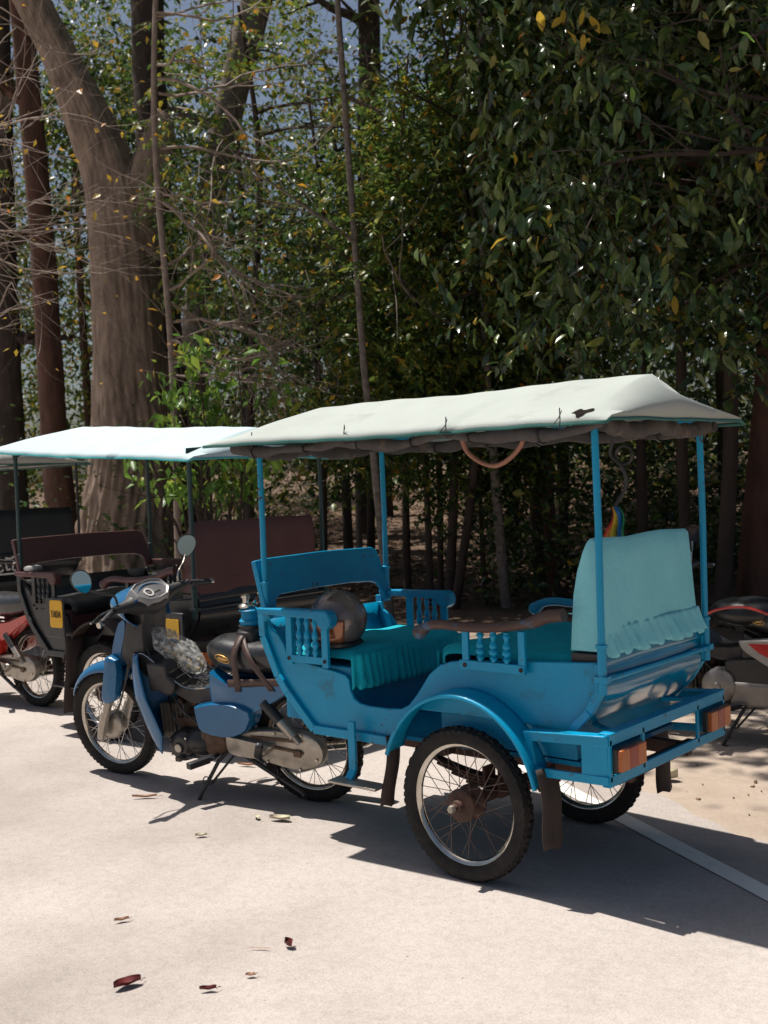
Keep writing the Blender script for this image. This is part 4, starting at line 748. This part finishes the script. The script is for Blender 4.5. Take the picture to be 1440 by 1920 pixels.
TADA = [[(0, 1), (.8, 1)], [(.4, 1), (.4, 0)], [(1.0, 0), (1.4, 1), (1.8, 0)], [(2.1, 0), (2.1, 1), (2.45, 1), (2.72, .82), (2.8, .5), (2.72, .18), (2.45, 0), (2.1, 0)], [(3.1, 0), (3.5, 1), (3.9, 0)]]
def sign(parent, x, z, w, h, y, lab):
    q = MB(); r_ = .018; c_ = [(x + i * (w / 2 - r_) + r_ * cos(a), z + j * (h / 2 - r_) + r_ * sin(a)) for i, j, a0 in ((1, 1, 0), (-1, 1, 90), (-1, -1, 180), (1, -1, 270)) for a in [rad(a0 + 22.5 * k) for k in range(5)]]
    q.prism(c_, y, y + .004); s_ = q.build('yellow_sticker', YEL, parent, label=lab, smooth=0); q = MB(); strokes(q, TADA, x - w * .38, z - .02, w * .76 / 3.9, .038, y - .003, w=.0036); q.build('sticker_lettering', INK, s_, smooth=0)
# black boxed panels carrying the yellow stickers
q = MB(); q.box((-.65, -.555, .69), (.19, .012, .24)); q.build('sign_board', BLKPAINT, C2, bev=.01); sign(C2, -.625, .715, .125, .165, -.566, 'yellow sticker with four black letters on the front side board')
q = MB(); q.box((.42, -.60, .66), (.30, .012, .24)); q.build('sign_board', BLKPAINT, C2, bev=.01); sign(C2, .455, .67, .17, .15, -.611, 'yellow sticker with black letters on the rear side board')
M2 = thing('motorbike', 'red motorbike with black seat at the left edge of the picture', 'motorbike', (-4.42, .62, 0), .03); M2.rotation_euler = (.05, 0, .03)
make_moto(M2, mirrors=False, paint=REDM, cover=BLACK, spk=SPOKEC)
hat = thing('jar', 'small pale round jar standing on the near front armrest of the maroon carriage', 'jar', (-3.90, .285, .985))
q = MB(); q.lathe([(0, 0), (.055, 0), (.058, .012), (.052, .024), (.03, .032), (0, .034)], n=24); q.build('jar_body', SILP, hat); q = MB(); q.lathe([(0, .034), (.014, .034), (.012, .042), (0, .044)], n=16); q.build('jar_lid', BLACK, hat)
# ---------------------------------------------------------------- third carriage at the left edge
C3 = thing('passenger_carriage', 'dark carriage with grey canopy and white scroll lettering, cut off by the left edge', 'carriage', (-7.7, 2.25, 0), .0, 'motorbike carriages parked in a row')
make_carriage(C3, hw=.55, P=BLKPAINT, PD=BLACK, arm=MAROON, seat=BLACK, cover=BLKPAINT, canv=CANVG, hem=HEM, post=BLKPAINT, skirt=False, curtains=False); C3.scale = (1.05, 1.05, 1.05)
sc = MB()
def arc(cx, cz, r, a0, a1, n=10, k=1): return [(cx + r * cos(rad(a0 + (a1 - a0) * i / n)), cz + r * sin(rad(a0 + (a1 - a0) * i / n)) * k) for i in range(n + 1)]
for pth in (arc(-.02, .73, .055, 60, 300), arc(-.015, .735, .028, 200, -60), arc(.09, .73, .05, 40, 320), arc(.10, .755, .02, 0, 300), [(.03, .69), (.06, .66)], arc(.19, .745, .035, 200, -20), [(.155, .74), (.165, .69), (.20, .70)], [(.225, .745), (.22, .69), (.25, .68)], arc(.30, .76, .03, 180, -90), [(.30, .73), (.27, .69), (.34, .685)], [(.15, .80), (.20, .79), (.25, .81)], [(-.09, .66), (.30, .655)]):
    strokes(sc, [pth], .12, 0, 1, 1, 0, w=.016)
so_ = sc.build('scroll_lettering', WHITEP, C3, smooth=0); so_.rotation_euler = (0, 0, pi / 2); so_.location = (.602, -.52, .03)
# ---------------------------------------------------------------- parked motorbike on the right
M3 = thing('motorbike', 'black and red motorbike with white side panel, parked behind the carriage at the right edge', 'motorbike', (.42, 2.22, 0), .05); M3.rotation_euler = (.06, 0, .05); M3.scale = (.95, .95, .95)
make_moto(M3, rack=False, glass=False, paint=BLKPAINT, cover=BLACK, panel=mat('shaded_white_paint', (.36, .34, .32), (.27, .26, .24), 9, .35, .06), case=mat('shaded_silver_paint', (.30, .28, .26), (.22, .20, .18), 12, .45, .1, metal=.4, dirt=(.2, .15, .11), damt=.3, dsc=14))  # white and silver paint darkened to stand for shade on this bike
q = MB(); q.tube(spline([(-.66, -.10, .72), (-.55, -.13, .77), (-.40, -.15, .79), (-.25, -.15, .75), (-.12, -.15, .70)], 4), .008, 6); q.build('red_trim', REDM, M3)
q = MB(); q.ball((-.42, 0, .74), (.24, .14, .085), 22, 12); q.build('fuel_tank', BLKPAINT, M3, smooth=80)
q = MB(); q.lathe([(0, -.215), (.02, -.214), (.025, -.205), (.07, -.20), (.095, -.185), (.10, -.12)], o=(-.56, 0, .34), axis='y', n=30); q.build('engine_cover', MATS['shaded_silver_paint'], M3)
q = MB(); q.box((-.25, -.15, .30), (.5, .06, .14)); q.build('engine_casing', MATS['shaded_silver_paint'], M3, bev=.02)
# ---------------------------------------------------------------- trees
def tree(name, label, x, y, pts, radii, bark, group=None, n=12, flute=.05, rough=.05, per=.25, seed=0, limbs=0, z0=None, cat='tree'):
    g = hgt(x, y) if z0 is None else z0; t = thing(name, label, cat, (x, y, g), 0, group); mb = trunk_mesh(pts, radii, n, flute, rough, per, seed)
    tips = []
    for k in range(limbs):
        i = random.uniform(.45, .95); P = spline(pts, 8); q = P[int(i * (len(P) - 1))]; a = random.uniform(0, 2 * pi)
        branch_sys(mb, q.copy(), Vector((cos(a), sin(a), .5)).normalized(), random.uniform(1.2, 2.2), radii[-1] * .9 + .012, 1, tips, .3, 5)
    mb.build('trunk', bark, t, smooth=60); return t
# the great pale trunk at the left
random.seed(11)
A = thing('great_tree', 'huge pale brown tree trunk with fluted bark behind the maroon carriage', 'tree', (-14.2, 9.07, hgt(-14.2, 9.07)))
def great(u, v):
    z = -.1 + 13.2 * v; a = u * 2 * pi
    r = .66 + .32 * math.exp(-z / .8) + .05 * sin(z * .8) - .02 * z / 3; cx = -.30 + .06 * sin(z * .7) + (.04 * z if z < 4 else .16) - .05 * max(0, z - 6); up_ = max(0, z - 6.6); cx -= .34 * up_ ** 1.15 * (up_ / (up_ + .6)); r *= 1 - .40 * min(1, up_ / 2.6) - .02 * up_; 
    if z < 2.2: cx -= .10 * (2.2 - z) / 2.2
    lowk = max(0, 1 - z / 3.6)
    fl = .045 * sin(5 * a + .4 * z) + .06 * (abs(sin(9 * a + 1.2 * sin(z * .5))) - .5) * (.35 + lowk) + .035 * (abs(sin(17 * a + .6 * z + 2 * sin(z))) - .5) * (.25 + lowk) + .03 * sin(31 * a + z * 1.5 + 3 * sin(z * 2.1)) * (.25 + lowk)
    k = lowk * .075 * max(0, sin(z * 5.1 + 3 * sin(a * 2))) * max(0, sin(a * 3 + 1.0 + sin(z * 3))) + lowk * .03 * sin(z * 11 + a * 6) * sin(a * 13)
    rr = r * (1 + fl + k + random.uniform(-.006, .006)); return (cx * .76 + rr * cos(a), cx * .65 + rr * sin(a), z)
q = MB(); q.grid(great, 150, 200); q.build('trunk', BARKA, A, smooth=80)
q = trunk_mesh([(-.05, -.05, 5.6), (.14, .12, 6.6), (.34, .30, 7.4), (.44, .38, 7.9), (.46, .40, 8.15), (.42, .36, 8.3)], [.50, .46, .36, .27, .17, .02], 26, .06, .05, .12, 4); q.build('broken_limb', BARKA, A, smooth=70)
arr = crown_points(300, 40, 2.6, 2.6, 1.8, .35) + np.array([-2.2, -1.8, 14.6]); cloud('crown', arr, LOLIVE, .16, .26, .4, A)
# other large trunks
BT = [('dark_trunk_tree', 'dark furrowed tree trunk close behind the right side of the pale giant', -14.9, 10.4, [(.15, .1, -.2), (0, 0, 3), (-.1, -.1, 7), (-.2, 0, 12), (.1, .3, 16)], [.48, .36, .32, .30, .2], BARKB, 1),
      ('pale_patched_tree', 'tall leaning tree with a white bark patch right of the giant trunk', -15.6, 12.1, [(-.4, -.3, -.2), (-.3, -.2, 4), (.1, .1, 7.5), (.75, .6, 10.5), (1.5, 1.2, 13.5), (2.2, 1.9, 17)], [.34, .30, .30, .34, .30, .2], BARKP, 2),
      ('reddish_trunk_tree', 'reddish brown tree trunk left of the pale giant', -18.2, 9.9, [(.1, .1, -.2), (0, 0, 3), (-.05, -.05, 7), (-.2, -.2, 12), (-.3, -.3, 16)], [.36, .27, .25, .23, .15], BARKR, 3),
      ('reddish_trunk_tree', 'slim reddish trunk rising right behind the broken limb of the giant tree', -16.6, 11.3, [(0, 0, -.2), (.1, .1, 5), (.2, .1, 9), (.1, .2, 15)], [.22, .17, .14, .10], BARKR, 4),
      ('dark_trunk_tree', 'dark tree trunk far left behind the grey canopy', -20.8, 10.5, [(0, 0, -.2), (0, 0, 6), (.2, .2, 16)], [.34, .3, .2], BARKB, 5),
      ('dark_trunk_tree', 'broad dark trunk high in the middle of the sky gap', -15.0, 16.6, [(0, 0, -.2), (0, .1, 6), (.1, .2, 13), (.2, .2, 18)], [.32, .28, .25, .15], BARKB, 6),
      ('roadside_tree', 'rough brown trunk at the right edge behind the parked motorbike', -1.92, 7.25, [(-.05, -.03, -.1), (0, 0, .9), (.10, .06, 2.2), (.20, .12, 4.5), (.2, .1, 9)], [.30, .235, .20, .17, .11], BARKR, 7)]
big = []
for nm, lab, x, y, pts, rr, bk, sd in BT: big.append(tree(nm, lab, x, y, pts, rr, bk, n=20, flute=.05, rough=.04, per=.2, seed=sd, limbs=3))
# crown meshes shared by alike trees
def crown_mesh(name, m, ncl, per, rx, ry, rz, size, droop, sp=.24):
    d = rng.normal(size=(int(ncl * 2.2), 3)); d /= np.linalg.norm(d, axis=1)[:, None]; r_ = rng.uniform(.35 ** 3, 1, len(d)) ** (1 / 3); return sprays(name, d * r_[:, None] * np.array([rx, ry, rz]), m, 13, .42, size * 1.05, .24, out=d * .8, dz=-.3 * droop)
CR = [crown_mesh('crown', LDARK, 170, 44, 1.5, 1.5, 2.2, .10, .45, .20), crown_mesh('crown', LOLIVE, 150, 44, 1.4, 1.4, 2.4, .09, .4, .19), crown_mesh('crown', LGLOSS, 170, 36, 1.5, 1.5, 2.0, .13, .6), crown_mesh('crown', LDARK, 110, 40, 1.2, 1.2, 1.5, .11, .35)]
used = [False] * 4
def put_crown(t, k, loc, sc, rz):
    if not used[k]: o = CR[k]; used[k] = True
    else: o = CR[k].copy(); COL.objects.link(o)
    o.parent = t; o.location = loc; o.scale = sc; o.rotation_euler = (0, 0, rz)
put_crown(big[6], 2, (.1, .2, 7.2), (1.3, 1.3, 1.1), 1.0); put_crown(big[1], 1, (1.8, 1.5, 15.5), (1.8, 1.8, 1.2), .4)
# slender trees along the edge of the wood: x, y, lean x, lean y, radius, bark, crown kind, crown height, label
SL = [(-5.29, 5.42, -.16, -.14, .042, BARKP, 3, 9.4, 'slim pale leaning trunk just behind the far front canopy post'),
      (-6.42, 7.09, .10, .05, .045, BARKB, 0, 4.3, 'thin dark trunk left of the clustered stems by the path'),
      (-5.58, 6.49, -.05, 0, .038, BARKB, 1, 4.1, 'leftmost dark stem of the cluster in front of the path'),
      (-5.72, 6.85, .02, .05, .036, BARKB, 0, 4.0, 'thin second stem of the dark cluster in front of the path'),
      (-5.30, 6.45, .12, .08, .050, BARKB, 1, 4.4, 'thickest stem of the dark cluster beside the path'),
      (-5.12, 6.30, .42, .32, .048, BARKB, 0, 4.4, 'dark stem leaning to the right beside the path'),
      (-5.00, 6.75, .0, .0, .026, BARKB, 1, 4.6, 'thin upright stem crossing behind the leaning one'),
      (-4.64, 6.64, -.10, -.08, .052, BARKP, 2, 9.6, 'pale mottled trunk in the middle of the gap over the rear armrest'),
      (-5.15, 8.17, .06, .03, .085, BARKB, 0, 6.4, 'dark trunk left of the tall turquoise seat back'),
      (-4.76, 7.85, .0, .0, .075, BARKR, 1, 6.0, 'reddish trunk close to the tall turquoise seat back'),
      (-7.91, 7.14, .06, .0, .05, BARKB, 0, 4.4, 'slim dark trunk above the brown seat of the maroon carriage'),
      (-8.20, 8.20, .0, .1, .045, BARKP, 3, 4.4, 'slim grey trunk left of the path'),
      (-8.74, 9.05, .1, .0, .06, BARKB, 1, 4.6, 'dark trunk far up the left side of the path'),
      (-2.64, 7.03, .0, -.05, .06, BARKB, 2, 5.6, 'dark trunk behind the far rear canopy post'),
      (-2.20, 6.75, .16, .10, .075, BARKB, 2, 5.8, 'leaning dark trunk left of the roadside tree'),
      (-3.45, 7.6, .05, .0, .06, BARKB, 0, 5.8, 'dark trunk hidden half behind the seat back'),
      (-9.8, 7.6, .1, .1, .07, BARKB, 1, 6.2, 'dark slim tree right of the giant trunk'),
      (-12.0, 9.6, .0, .1, .09, BARKB, 0, 5.8, 'dark tree deeper in the wood right of the giant trunk'),
      (-10.5, 10.5, .0, .0, .08, BARKB, 0, 5.6, 'dark tree beyond the bright bush'),
      (-8.2, 12.0, .2, .1, .10, BARKB, 1, 6.2, 'dark tree far up the right side of the path'),
      (-6.3, 10.5, .0, .2, .09, BARKB, 2, 6.0, 'dark tree in the wood behind the pale mottled trunk'),
      (-3.6, 10.2, .0, .0, .10, BARKB, 2, 7.2, 'dark tree deep behind the tall seat back'),
      (-1.6, 9.4, .0, .0, .10, BARKB, 2, 6.6, 'dark tree deep behind the roadside tree'),
      (-17.5, 12.2, .0, .0, .12, BARKB, 0, 8.8, 'dark tree deep in the wood left of the giant trunk'),
      (-20.5, 12.4, .0, .0, .12, BARKR, 1, 7.8, 'reddish tree above the grey canopy at the left edge'),
      (-12.8, 13.5, .0, .0, .12, BARKB, 1, 6.0, 'tall olive tree under the sky gap'),
      (-2.2, 4.9, .25, .15, .05, BARKP, 2, 6.0, 'big-leaved young tree overhanging from the right')][:26]
for i, (x, y, lx, ly, r, bk, ck, cz, lab) in enumerate(SL):
    H = cz + 2.2; t = tree('slender_tree', lab, x, y, [(0, 0, -.1), (lx * .5 + random.uniform(-.06, .06), ly * .5, 1.6), (lx, ly, 3.4), (lx * 1.3 + random.uniform(-.2, .2), ly * 1.3 + random.uniform(-.2, .2), cz), (lx, ly, H)], [r * 1.15, r, r * .85, r * .65, r * .3], bk, 'trees along the edge of the wood', n=9, per=.3, seed=i, limbs=4)
    s_ = (.85 + r * 3) * random.uniform(.9, 1.1) * (1 if cz < 7 else 1.35); put_crown(t, ck, (lx, ly, cz - (.35 if cz < 4.5 else 0)), (s_ * .95, s_ * .95, s_ * random.uniform(.95, 1.1) * (.78 if cz < 4.5 else 1)), random.uniform(0, 6))
    if i % 2 == 0 and x > -9 and cz < 9: put_crown(t, 3, (lx + random.uniform(-.5, .5), ly + random.uniform(-.2, .6), cz - 2.4), (.75, .75, .55), random.uniform(0, 6))
# the big-leaved tree overhanging from the right: single leaves near the camera
BL = thing('big_leaved_tree', 'dark tree with large glossy drooping leaves filling the upper right', 'tree', (.9, 5.6, 0))
random.seed(5); tb = trunk_mesh([(0, 0, -.1), (-.1, 0, 2), (-.3, -.1, 4.5), (-.6, -.3, 8)], [.16, .13, .11, .06], 14, .04, .04, .25, 9); tips = []
def W_(px, py, d):  # a direction table in metres along the line of sight, for spreading the boughs through the real volume of the crown
    k = (px - 720) / 2117.74; j = (py - 960) / 2117.74; p = Vector((2.4715, -3.7188, 1.4919)) + (fw + rt * k - up * j) * d; return p - Vector((.9, 5.6, 0))
for k in range(26):
    z = random.uniform(2.6, 7.4); a = random.uniform(pi * .72, pi * 1.32); branch_sys(tb, Vector((-.04 * z, -.02 * z, z)), Vector((cos(a), sin(a), random.uniform(-.1, .45))).normalized(), random.uniform(2.2, 3.6), .035, 1, tips, .22, 5)
tb.build('trunk', BARKB, BL, smooth=60)
cl = np.array([W_(random.uniform(930, 1560) if j % 3 else random.uniform(1050, 1600), random.uniform(-420, 700), random.uniform(7.6, 10.4)) for j in range(330)]); 
cl = cl[[not ((c[2] < 2.4)) for c in cl]]
tw = MB(); cl_ = np.concatenate([cl, cl + rng.normal(size=cl.shape) * .22]); sprays('foliage', cl_, LGLOSS, 15, .5, .102, .23, BL, tw, dz=-.6)['kind'] = 'stuff'
cl2 = np.array([W_(random.uniform(880, 1500), random.uniform(-500, 640), random.uniform(9.5, 12.5)) for j in range(420)]); cl2 = np.concatenate([cl2, cl2 + rng.normal(size=cl2.shape) * .3]); sprays('foliage', cl2, LGLOSS, 15, .5, .11, .24, BL, dz=-.5)['kind'] = 'stuff'; tag(tw.build('leaf_twigs', BARKB, BL), None, kind='stuff')
# large single leaves, each its own piece
lm = []
for kind, mt in ((0, LGLOSS), (1, LGLOSS), (2, LGLOSS), (3, LYEL), (4, LBRIGHT)):
    q = MB(); L_ = .135; w = .028; n_ = 6
    def lf(u, v): return (L_ * u, (v * 2 - 1) * w * sin(pi * min(1, u * .93 + .04)) ** .8, -.25 * L_ * u * u + .3 * abs(v * 2 - 1) * w * (1 if kind != 1 else 1.8) + .004 * sin(u * 9 + kind))
    q.grid(lf, n_, 4); o = q.build('leaf', mt, BL, smooth=80); lm.append(o)
cnt = 0
for c in range(40):
    base = W_(random.uniform(900, 1440), random.uniform(0, 690), random.uniform(7.0, 8.6)); k_ = random.choice((5, 6, 7, 8)); yel = random.random() < .03
    for j in range(k_):
        if cnt >= 290: break
        a = random.uniform(0, 2 * pi); src = lm[3] if (yel or random.random() < .03) else (lm[4] if random.random() < .03 else lm[random.randrange(3)])
        o = src if (cnt < 5 and src.get('u') is None) else share(src, BL)
        o['u'] = 1; o.location = base + Vector((random.gauss(0, .08), random.gauss(0, .08), random.gauss(0, .08))); o.rotation_euler = (random.gauss(0, .5), random.uniform(.35, 1.35), a); s_ = random.uniform(.65, 1.15); o.scale = (s_, s_, s_); cnt += 1
for o in lm:
    if o.get('u') is None: bpy.data.objects.remove(o)
for o in BL.children:
    if 'u' in o: del o['u']
# overhanging boughs out of sight above that dapple the sand
ob = cloud('high_bough', clumps(np.array([[random.uniform(-3.9, -1.7), random.uniform(1.7, 5.2), random.uniform(6.3, 8.6)] for _ in range(75)] + [[random.uniform(-3.1, -1.2), random.uniform(1.0, 2.3), random.uniform(6.6, 7.8)] for _ in range(20)]) - np.array([.9, 5.6, 0]), 32, .3), LGLOSS, .15, .28, .5, BL); ob['kind'] = 'stuff'
# bright bush behind the canopies
BB = thing('bush', 'bright green sunlit bush behind the white canopy and the nearest canopy tip', 'bush', (-6.9, 4.35, 0))
q = MB(); tips = []
for k in range(9): a = random.uniform(0, 6.28); branch_sys(q, Vector((0, 0, 0)), Vector((cos(a) * .25, sin(a) * .25, 1)).normalized(), random.uniform(2.0, 2.9), .022, 1, tips, .15, 5, up=.15)
q.build('stem', BARKB, BB); bc = np.array([[random.gauss(0, .42), random.gauss(0, .3), random.uniform(1.35, 2.95)] for _ in range(75)]); cloud('foliage', clumps(bc, 13, .085), LBRIGHT, .135, .20, 1.1, BB)['kind'] = 'stuff'
# bare twiggy boughs with yellow leaves, upper left
TB = thing('twiggy_tree', 'almost bare twiggy tree with a few yellow leaves reaching in from the left', 'tree', (-9.3, 1.9, 0)); random.seed(23)
q = trunk_mesh([(0, 0, -.1), (.05, 0, 2), (.0, .1, 4), (.1, .2, 7)], [.13, .11, .09, .05], 10, .04, .04, .3, 2); tips = []
for k in range(13):
    z = random.uniform(2.4, 6.8); a = random.uniform(.0, 1.1); branch_sys(q, Vector((0, .03 * z, z)), Vector((cos(a), sin(a), random.uniform(-.35, .35))).normalized(), random.uniform(1.8, 3.4), random.uniform(.012, .022), 2, tips, .42, 4)
q.build('trunk', TWIG, TB, smooth=60); tp = np.array(tips); cloud('foliage', tp[rng.random(len(tp)) < .35] + rng.normal(size=(1, 3)) * .01, LYEL, .075, .28, .5, TB)['kind'] = 'stuff'
TC = thing('twiggy_tree', 'bare crooked boughs hanging in the middle before the dark wood', 'tree', (-8.57, 5.25, 0)); 
q = trunk_mesh([(0, 0, -.1), (.05, 0, 3), (-.1, .0, 6), (.1, .1, 9)], [.05, .045, .04, .03], 9, .04, .04, .3, 2); tips = []
for k in range(17):
    z = random.uniform(2.8, 7.6); a = random.uniform(-.2, 1.5); branch_sys(q, Vector((0, 0, z)), Vector((cos(a), sin(a), random.uniform(-.5, .4))).normalized(), random.uniform(1.6, 3.4), random.uniform(.014, .024), 2, tips, .42, 4)
q.build('trunk', TWIG, TC, smooth=60); tp = np.array(tips); cloud('foliage', tp[rng.random(len(tp)) < .25], LYEL, .08, .28, .5, TC)['kind'] = 'stuff'
# ---------------------------------------------------------------- the wood behind: one mass of foliage and undergrowth
def gapn(P):  # breaks in the leaf roof, followed down along the sun's rays
    sx = P[:, 0] + .40 * P[:, 2]; sy = P[:, 1] + .055 * P[:, 2]
    n_ = np.sin(sx * 1.15 + 1.7 * np.sin(sy * .7)) * np.sin(sy * 1.35 + 1.2 * np.sin(sx * .9 + 2)); g = n_ > .22
    s_ = (sy - 6.5) / 13.1; lane = (s_ > -.05) & (s_ < 1.25) & (np.abs(sx - (-5.6 - 10.8 * s_)) < 2.1) & (rng.random(len(P)) < .90)
    tr_ = (np.hypot(sx + 14.8, sy - 8.9) < 2.0) | ((np.abs(sy - 8.8) < 1.0) & (sx < -13.5) & (sx > -18.5))
    return P[~(g | lane | tr_)]
def thin(P):
    d = (P - np.array([2.4715, -3.7188, 1.4919])); D = d @ np.array(fw); X = 720 + 2117.7 * (d @ np.array(rt)) / D; Y = 960 - 2117.7 * (d @ np.array(up)) / D
    k = (X > 570) & (X < 860) & (Y < 80 + 50 * np.sin(X * .03)) & (rng.random(len(P)) < .82); k |= (X < 520) & (D < 22.5); k |= (X < 200) & (D < 26) & (P[:, 1] < 11)
    h = np.sin(X * .021 + 3 * np.sin(Y * .013)) * np.sin(Y * .019 + 2 * np.sin(X * .011)); k |= (Y < 620) & (X < 1000) & (h > .78)
    return gapn(P[~k])
def ray_vol(n, px0, px1, z0, z1, d0, d1, f=None):
    px = rng.uniform(px0, px1, n); d = np.sqrt(rng.uniform(d0 * d0, d1 * d1, n)); k = (px - 720) / 2117.74; x = 2.4715 + d * (-.6489 + .7608 * k); y = -3.7188 + d * (.7603 + .6479 * k); z = rng.uniform(z0, z1, n)
    P = np.stack([x, y, z], 1); return P if f is None else P[f(px, d, z)]
far = ray_vol(5200, -500, 1900, .5, 19, 24, 42, lambda px, d, z: ~((px > 600) & (px < 860) & (z > 11.0) & (rng.random(len(px)) < .72)))
w = cloud('distant_wood', clumps(thin(far), 62, .55), LOLIVE, .155, .28, .4); tag(w, 'dark far wood of dense foliage behind all the trees', 'woodland', kind='stuff')
mid = ray_vol(2100, -500, 1800, 2.0, 12.5, 14.5, 25, lambda px, d, z: ~((px > 560) & (px < 900) & (z < 2.6)))
w = cloud('wood_foliage', clumps(thin(mid), 42, .38), LDARK, .125, .26, .4); tag(w, 'dense tangled foliage between the slender trees and the far wood', 'foliage', kind='stuff')
und = ray_vol(900, -300, 1700, 0, 2.2, 16, 30, lambda px, d, z: ~((px > 600) & (px < 900)) | (d > 29)); und[:, 2] += np.array([hgt(a, b) for a, b in und[:, :2]])
und = und[~(((und - np.array([2.4715, -3.7188, 1.4919])) @ np.array(fw) < 22.5) & (np.arange(len(und)) % 3 > -1) & (und[:, 0] < -13))]
w = cloud('undergrowth', clumps(gapn(und), 36, .30), LDARK, .10, .26, .1); tag(w, 'dark low undergrowth on the slope among the trunks', 'undergrowth', kind='stuff')
un2 = ray_vol(330, 900, 1700, 0, 2.3, 12.2, 16); un2 = un2[(un2[:, 2] < 1.2) | (rng.random(len(un2)) < .7)]
w = cloud('undergrowth', clumps(un2, 34, .24), LGLOSS, .10, .26, .3); tag(w, 'glossy dark shrubs right of the path behind the seat back', 'undergrowth', kind='stuff')
top = np.stack([rng.uniform(-24, 2, 900), rng.uniform(7.5, 26, 900), rng.uniform(11.5, 17, 900)], 1); top = top[top[:, 1] > 6.6 - .16 * (top[:, 0] + 1.6) + .6]; top = gapn(top); dd_ = top - np.array([2.4715, -3.7188, 1.4919]); top = top[(dd_ @ np.array(up)) / (dd_ @ np.array(fw)) > .49]
tp2 = np.stack([rng.uniform(-12.5, -4.6, 300), rng.uniform(4.4, 9, 300), rng.uniform(9.0, 11, 300)], 1)[:170]; top = np.concatenate([top, gapn(tp2)])
w = cloud('shade_canopy', clumps(top, 40, .5), LOLIVE, .22, .30, .3); tag(w, 'unseen high roof of leaves added to shade the wood', 'foliage', kind='stuff')  # out-of-view leaves added to keep sun off the wood and its floor
sg_ = ray_vol(60, 745, 930, 4.2, 7.6, 17, 21); w = sprays('sun_tinted_foliage', np.repeat(sg_, 9, 0) + rng.normal(size=(len(sg_) * 9, 3)) * .28, LBRIGHT, 13, .4, .10, .22, dz=0); tag(w, 'soft mid green foliage coloured bright to look sunlit, high in the middle of the wood', 'foliage', kind='stuff')  # bright leaf colour stands in for sun on these clumps
lo_ = ray_vol(75, 560, 1250, 1.95, 3.0, 12.5, 16); w = sprays('low_foliage', np.repeat(lo_, 8, 0) + rng.normal(size=(len(lo_) * 8, 3)) * .22, LOLIVE, 12, .4, .09, .22, dz=-.1); tag(w, 'low leafy sprays hanging just above canopy height among the thin trunks', 'foliage', kind='stuff')
# leaf litter on the slope
n = 16000; lx = rng.uniform(-20, 3, n); ly = rng.uniform(5.4, 24, n); ok = ly > 6.2 - .16 * (lx + 1.6) + rng.exponential(.3, n) - .6; lx, ly = lx[ok], ly[ok]
lz = np.array([hgt(a, b) for a, b in zip(lx, ly)]) + .012; C_ = np.stack([lx, ly, lz], 1); D = rng.normal(size=C_.shape); D[:, 2] *= .18; D /= np.linalg.norm(D, axis=1)[:, None]; U_ = rng.normal(size=C_.shape) * .3; U_[:, 2] = 1
V, F = leaf_arrays(C_, D, U_ / np.linalg.norm(U_, axis=1)[:, None], rng.uniform(.06, .16, len(C_)), rng.uniform(.015, .035, len(C_)), .5); tag(arrmesh('leaf_litter', V, F, LITTER), 'dry brown leaf litter over the slope under the trees', 'leaf litter', kind='stuff')
# crumbs and pebbles on the sand verge
n = 240; t = rng.uniform(-6, 4, n); o_ = rng.exponential(.9, n) + .42; C_ = np.stack([e0.x + ed.x * t + en.x * o_, e0.y + ed.y * t + en.y * o_, np.full(n, .004)], 1); q = MB()
for c in C_: s_ = random.choice((.002, .003, .004, .009)); q.box(c, (s_ * 2, s_ * 1.5, s_), rot=(random.random(), random.random(), random.random() * 6))
tag(q.build('verge_crumbs', LITTER, smooth=0), 'scattered bits of bark and soil on the sand verge', 'debris', kind='stuff')
# single dry leaves on the road
def dry_leaf(x, y, L, wd, rz, m, curl, label, stem=True):
    q = MB(); q.grid(lambda u, v: (L * (u - .5), (v * 2 - 1) * wd * sin(pi * min(1, u * .94 + .03)) ** .8 + .08 * L * sin(u * 3), .006 + curl * (abs(v * 2 - 1) ** 2) * wd + curl * .25 * L * (u - .5) ** 2 + .001 * sin(u * 9)), 10, 4)
    if stem: q.tube([(L * .5, 0, .008), (L * .62, .006, .012), (L * .72, .012, .008)], .0014, 4)
    o = q.build('fallen_leaf', m, None, smooth=80); o.location = (x, y, .005); o.rotation_euler = (0, 0, rz); tag(o, label, 'leaf', 'fallen leaves on the road')
dry_leaf(-.30, -1.725, .085, .021, rad(75), REDLEAF, .8, 'large dark red leaf at the bottom left of the road')
dry_leaf(-.08, -1.602, .05, .008, rad(45), REDLEAF, 1.2, 'narrow curled red-brown leaf right of the large dark red one')
dry_leaf(-.11, -1.243, .04, .014, rad(-10), REDLEAF, 1.4, 'small crumpled dark red leaf standing alone in the sunlit road')
dry_leaf(-.049, -1.462, .03, .008, rad(40), TANLEAF, .8, 'tiny tan leaf below the crumpled red leaf')
dry_leaf(-.73, -1.428, .05, .008, rad(60), TANLEAF, 1.0, 'thin tan leaf lying alone on the left of the road')
dry_leaf(-.17, -1.31, .07, .003, rad(30), TANLEAF, .4, 'thin straw-like stalk near the crumpled red leaf', False)
dry_leaf(-1.097, -.315, .10, .022, rad(20), PALELEAF, .7, 'pale grey-green leaf just outside the carriage shadow')
dry_leaf(-1.21, -.35, .05, .012, rad(-30), PALELEAF, .6, 'small pale yellow leaf left of the grey-green leaf')
dry_leaf(-1.219, -.66, .05, .012, rad(50), PALELEAF, .7, 'cream leaf below the shadow of the motorbike')
dry_leaf(-1.90, -.43, .12, .010, rad(40), TANLEAF, .9, 'long curled tan leaf below the front wheel of the blue motorbike')
dry_leaf(-1.93, .25, .10, .012, rad(20), TANLEAF, .9, 'tan leaf behind the side stand of the blue motorbike')
dry_leaf(.0, 1.18, .10, .035, rad(30), PALELEAF, 1.2, 'flat pale stone-like leaf on the sand beside the far mudflap')
# a few round spots of grit on the road surface
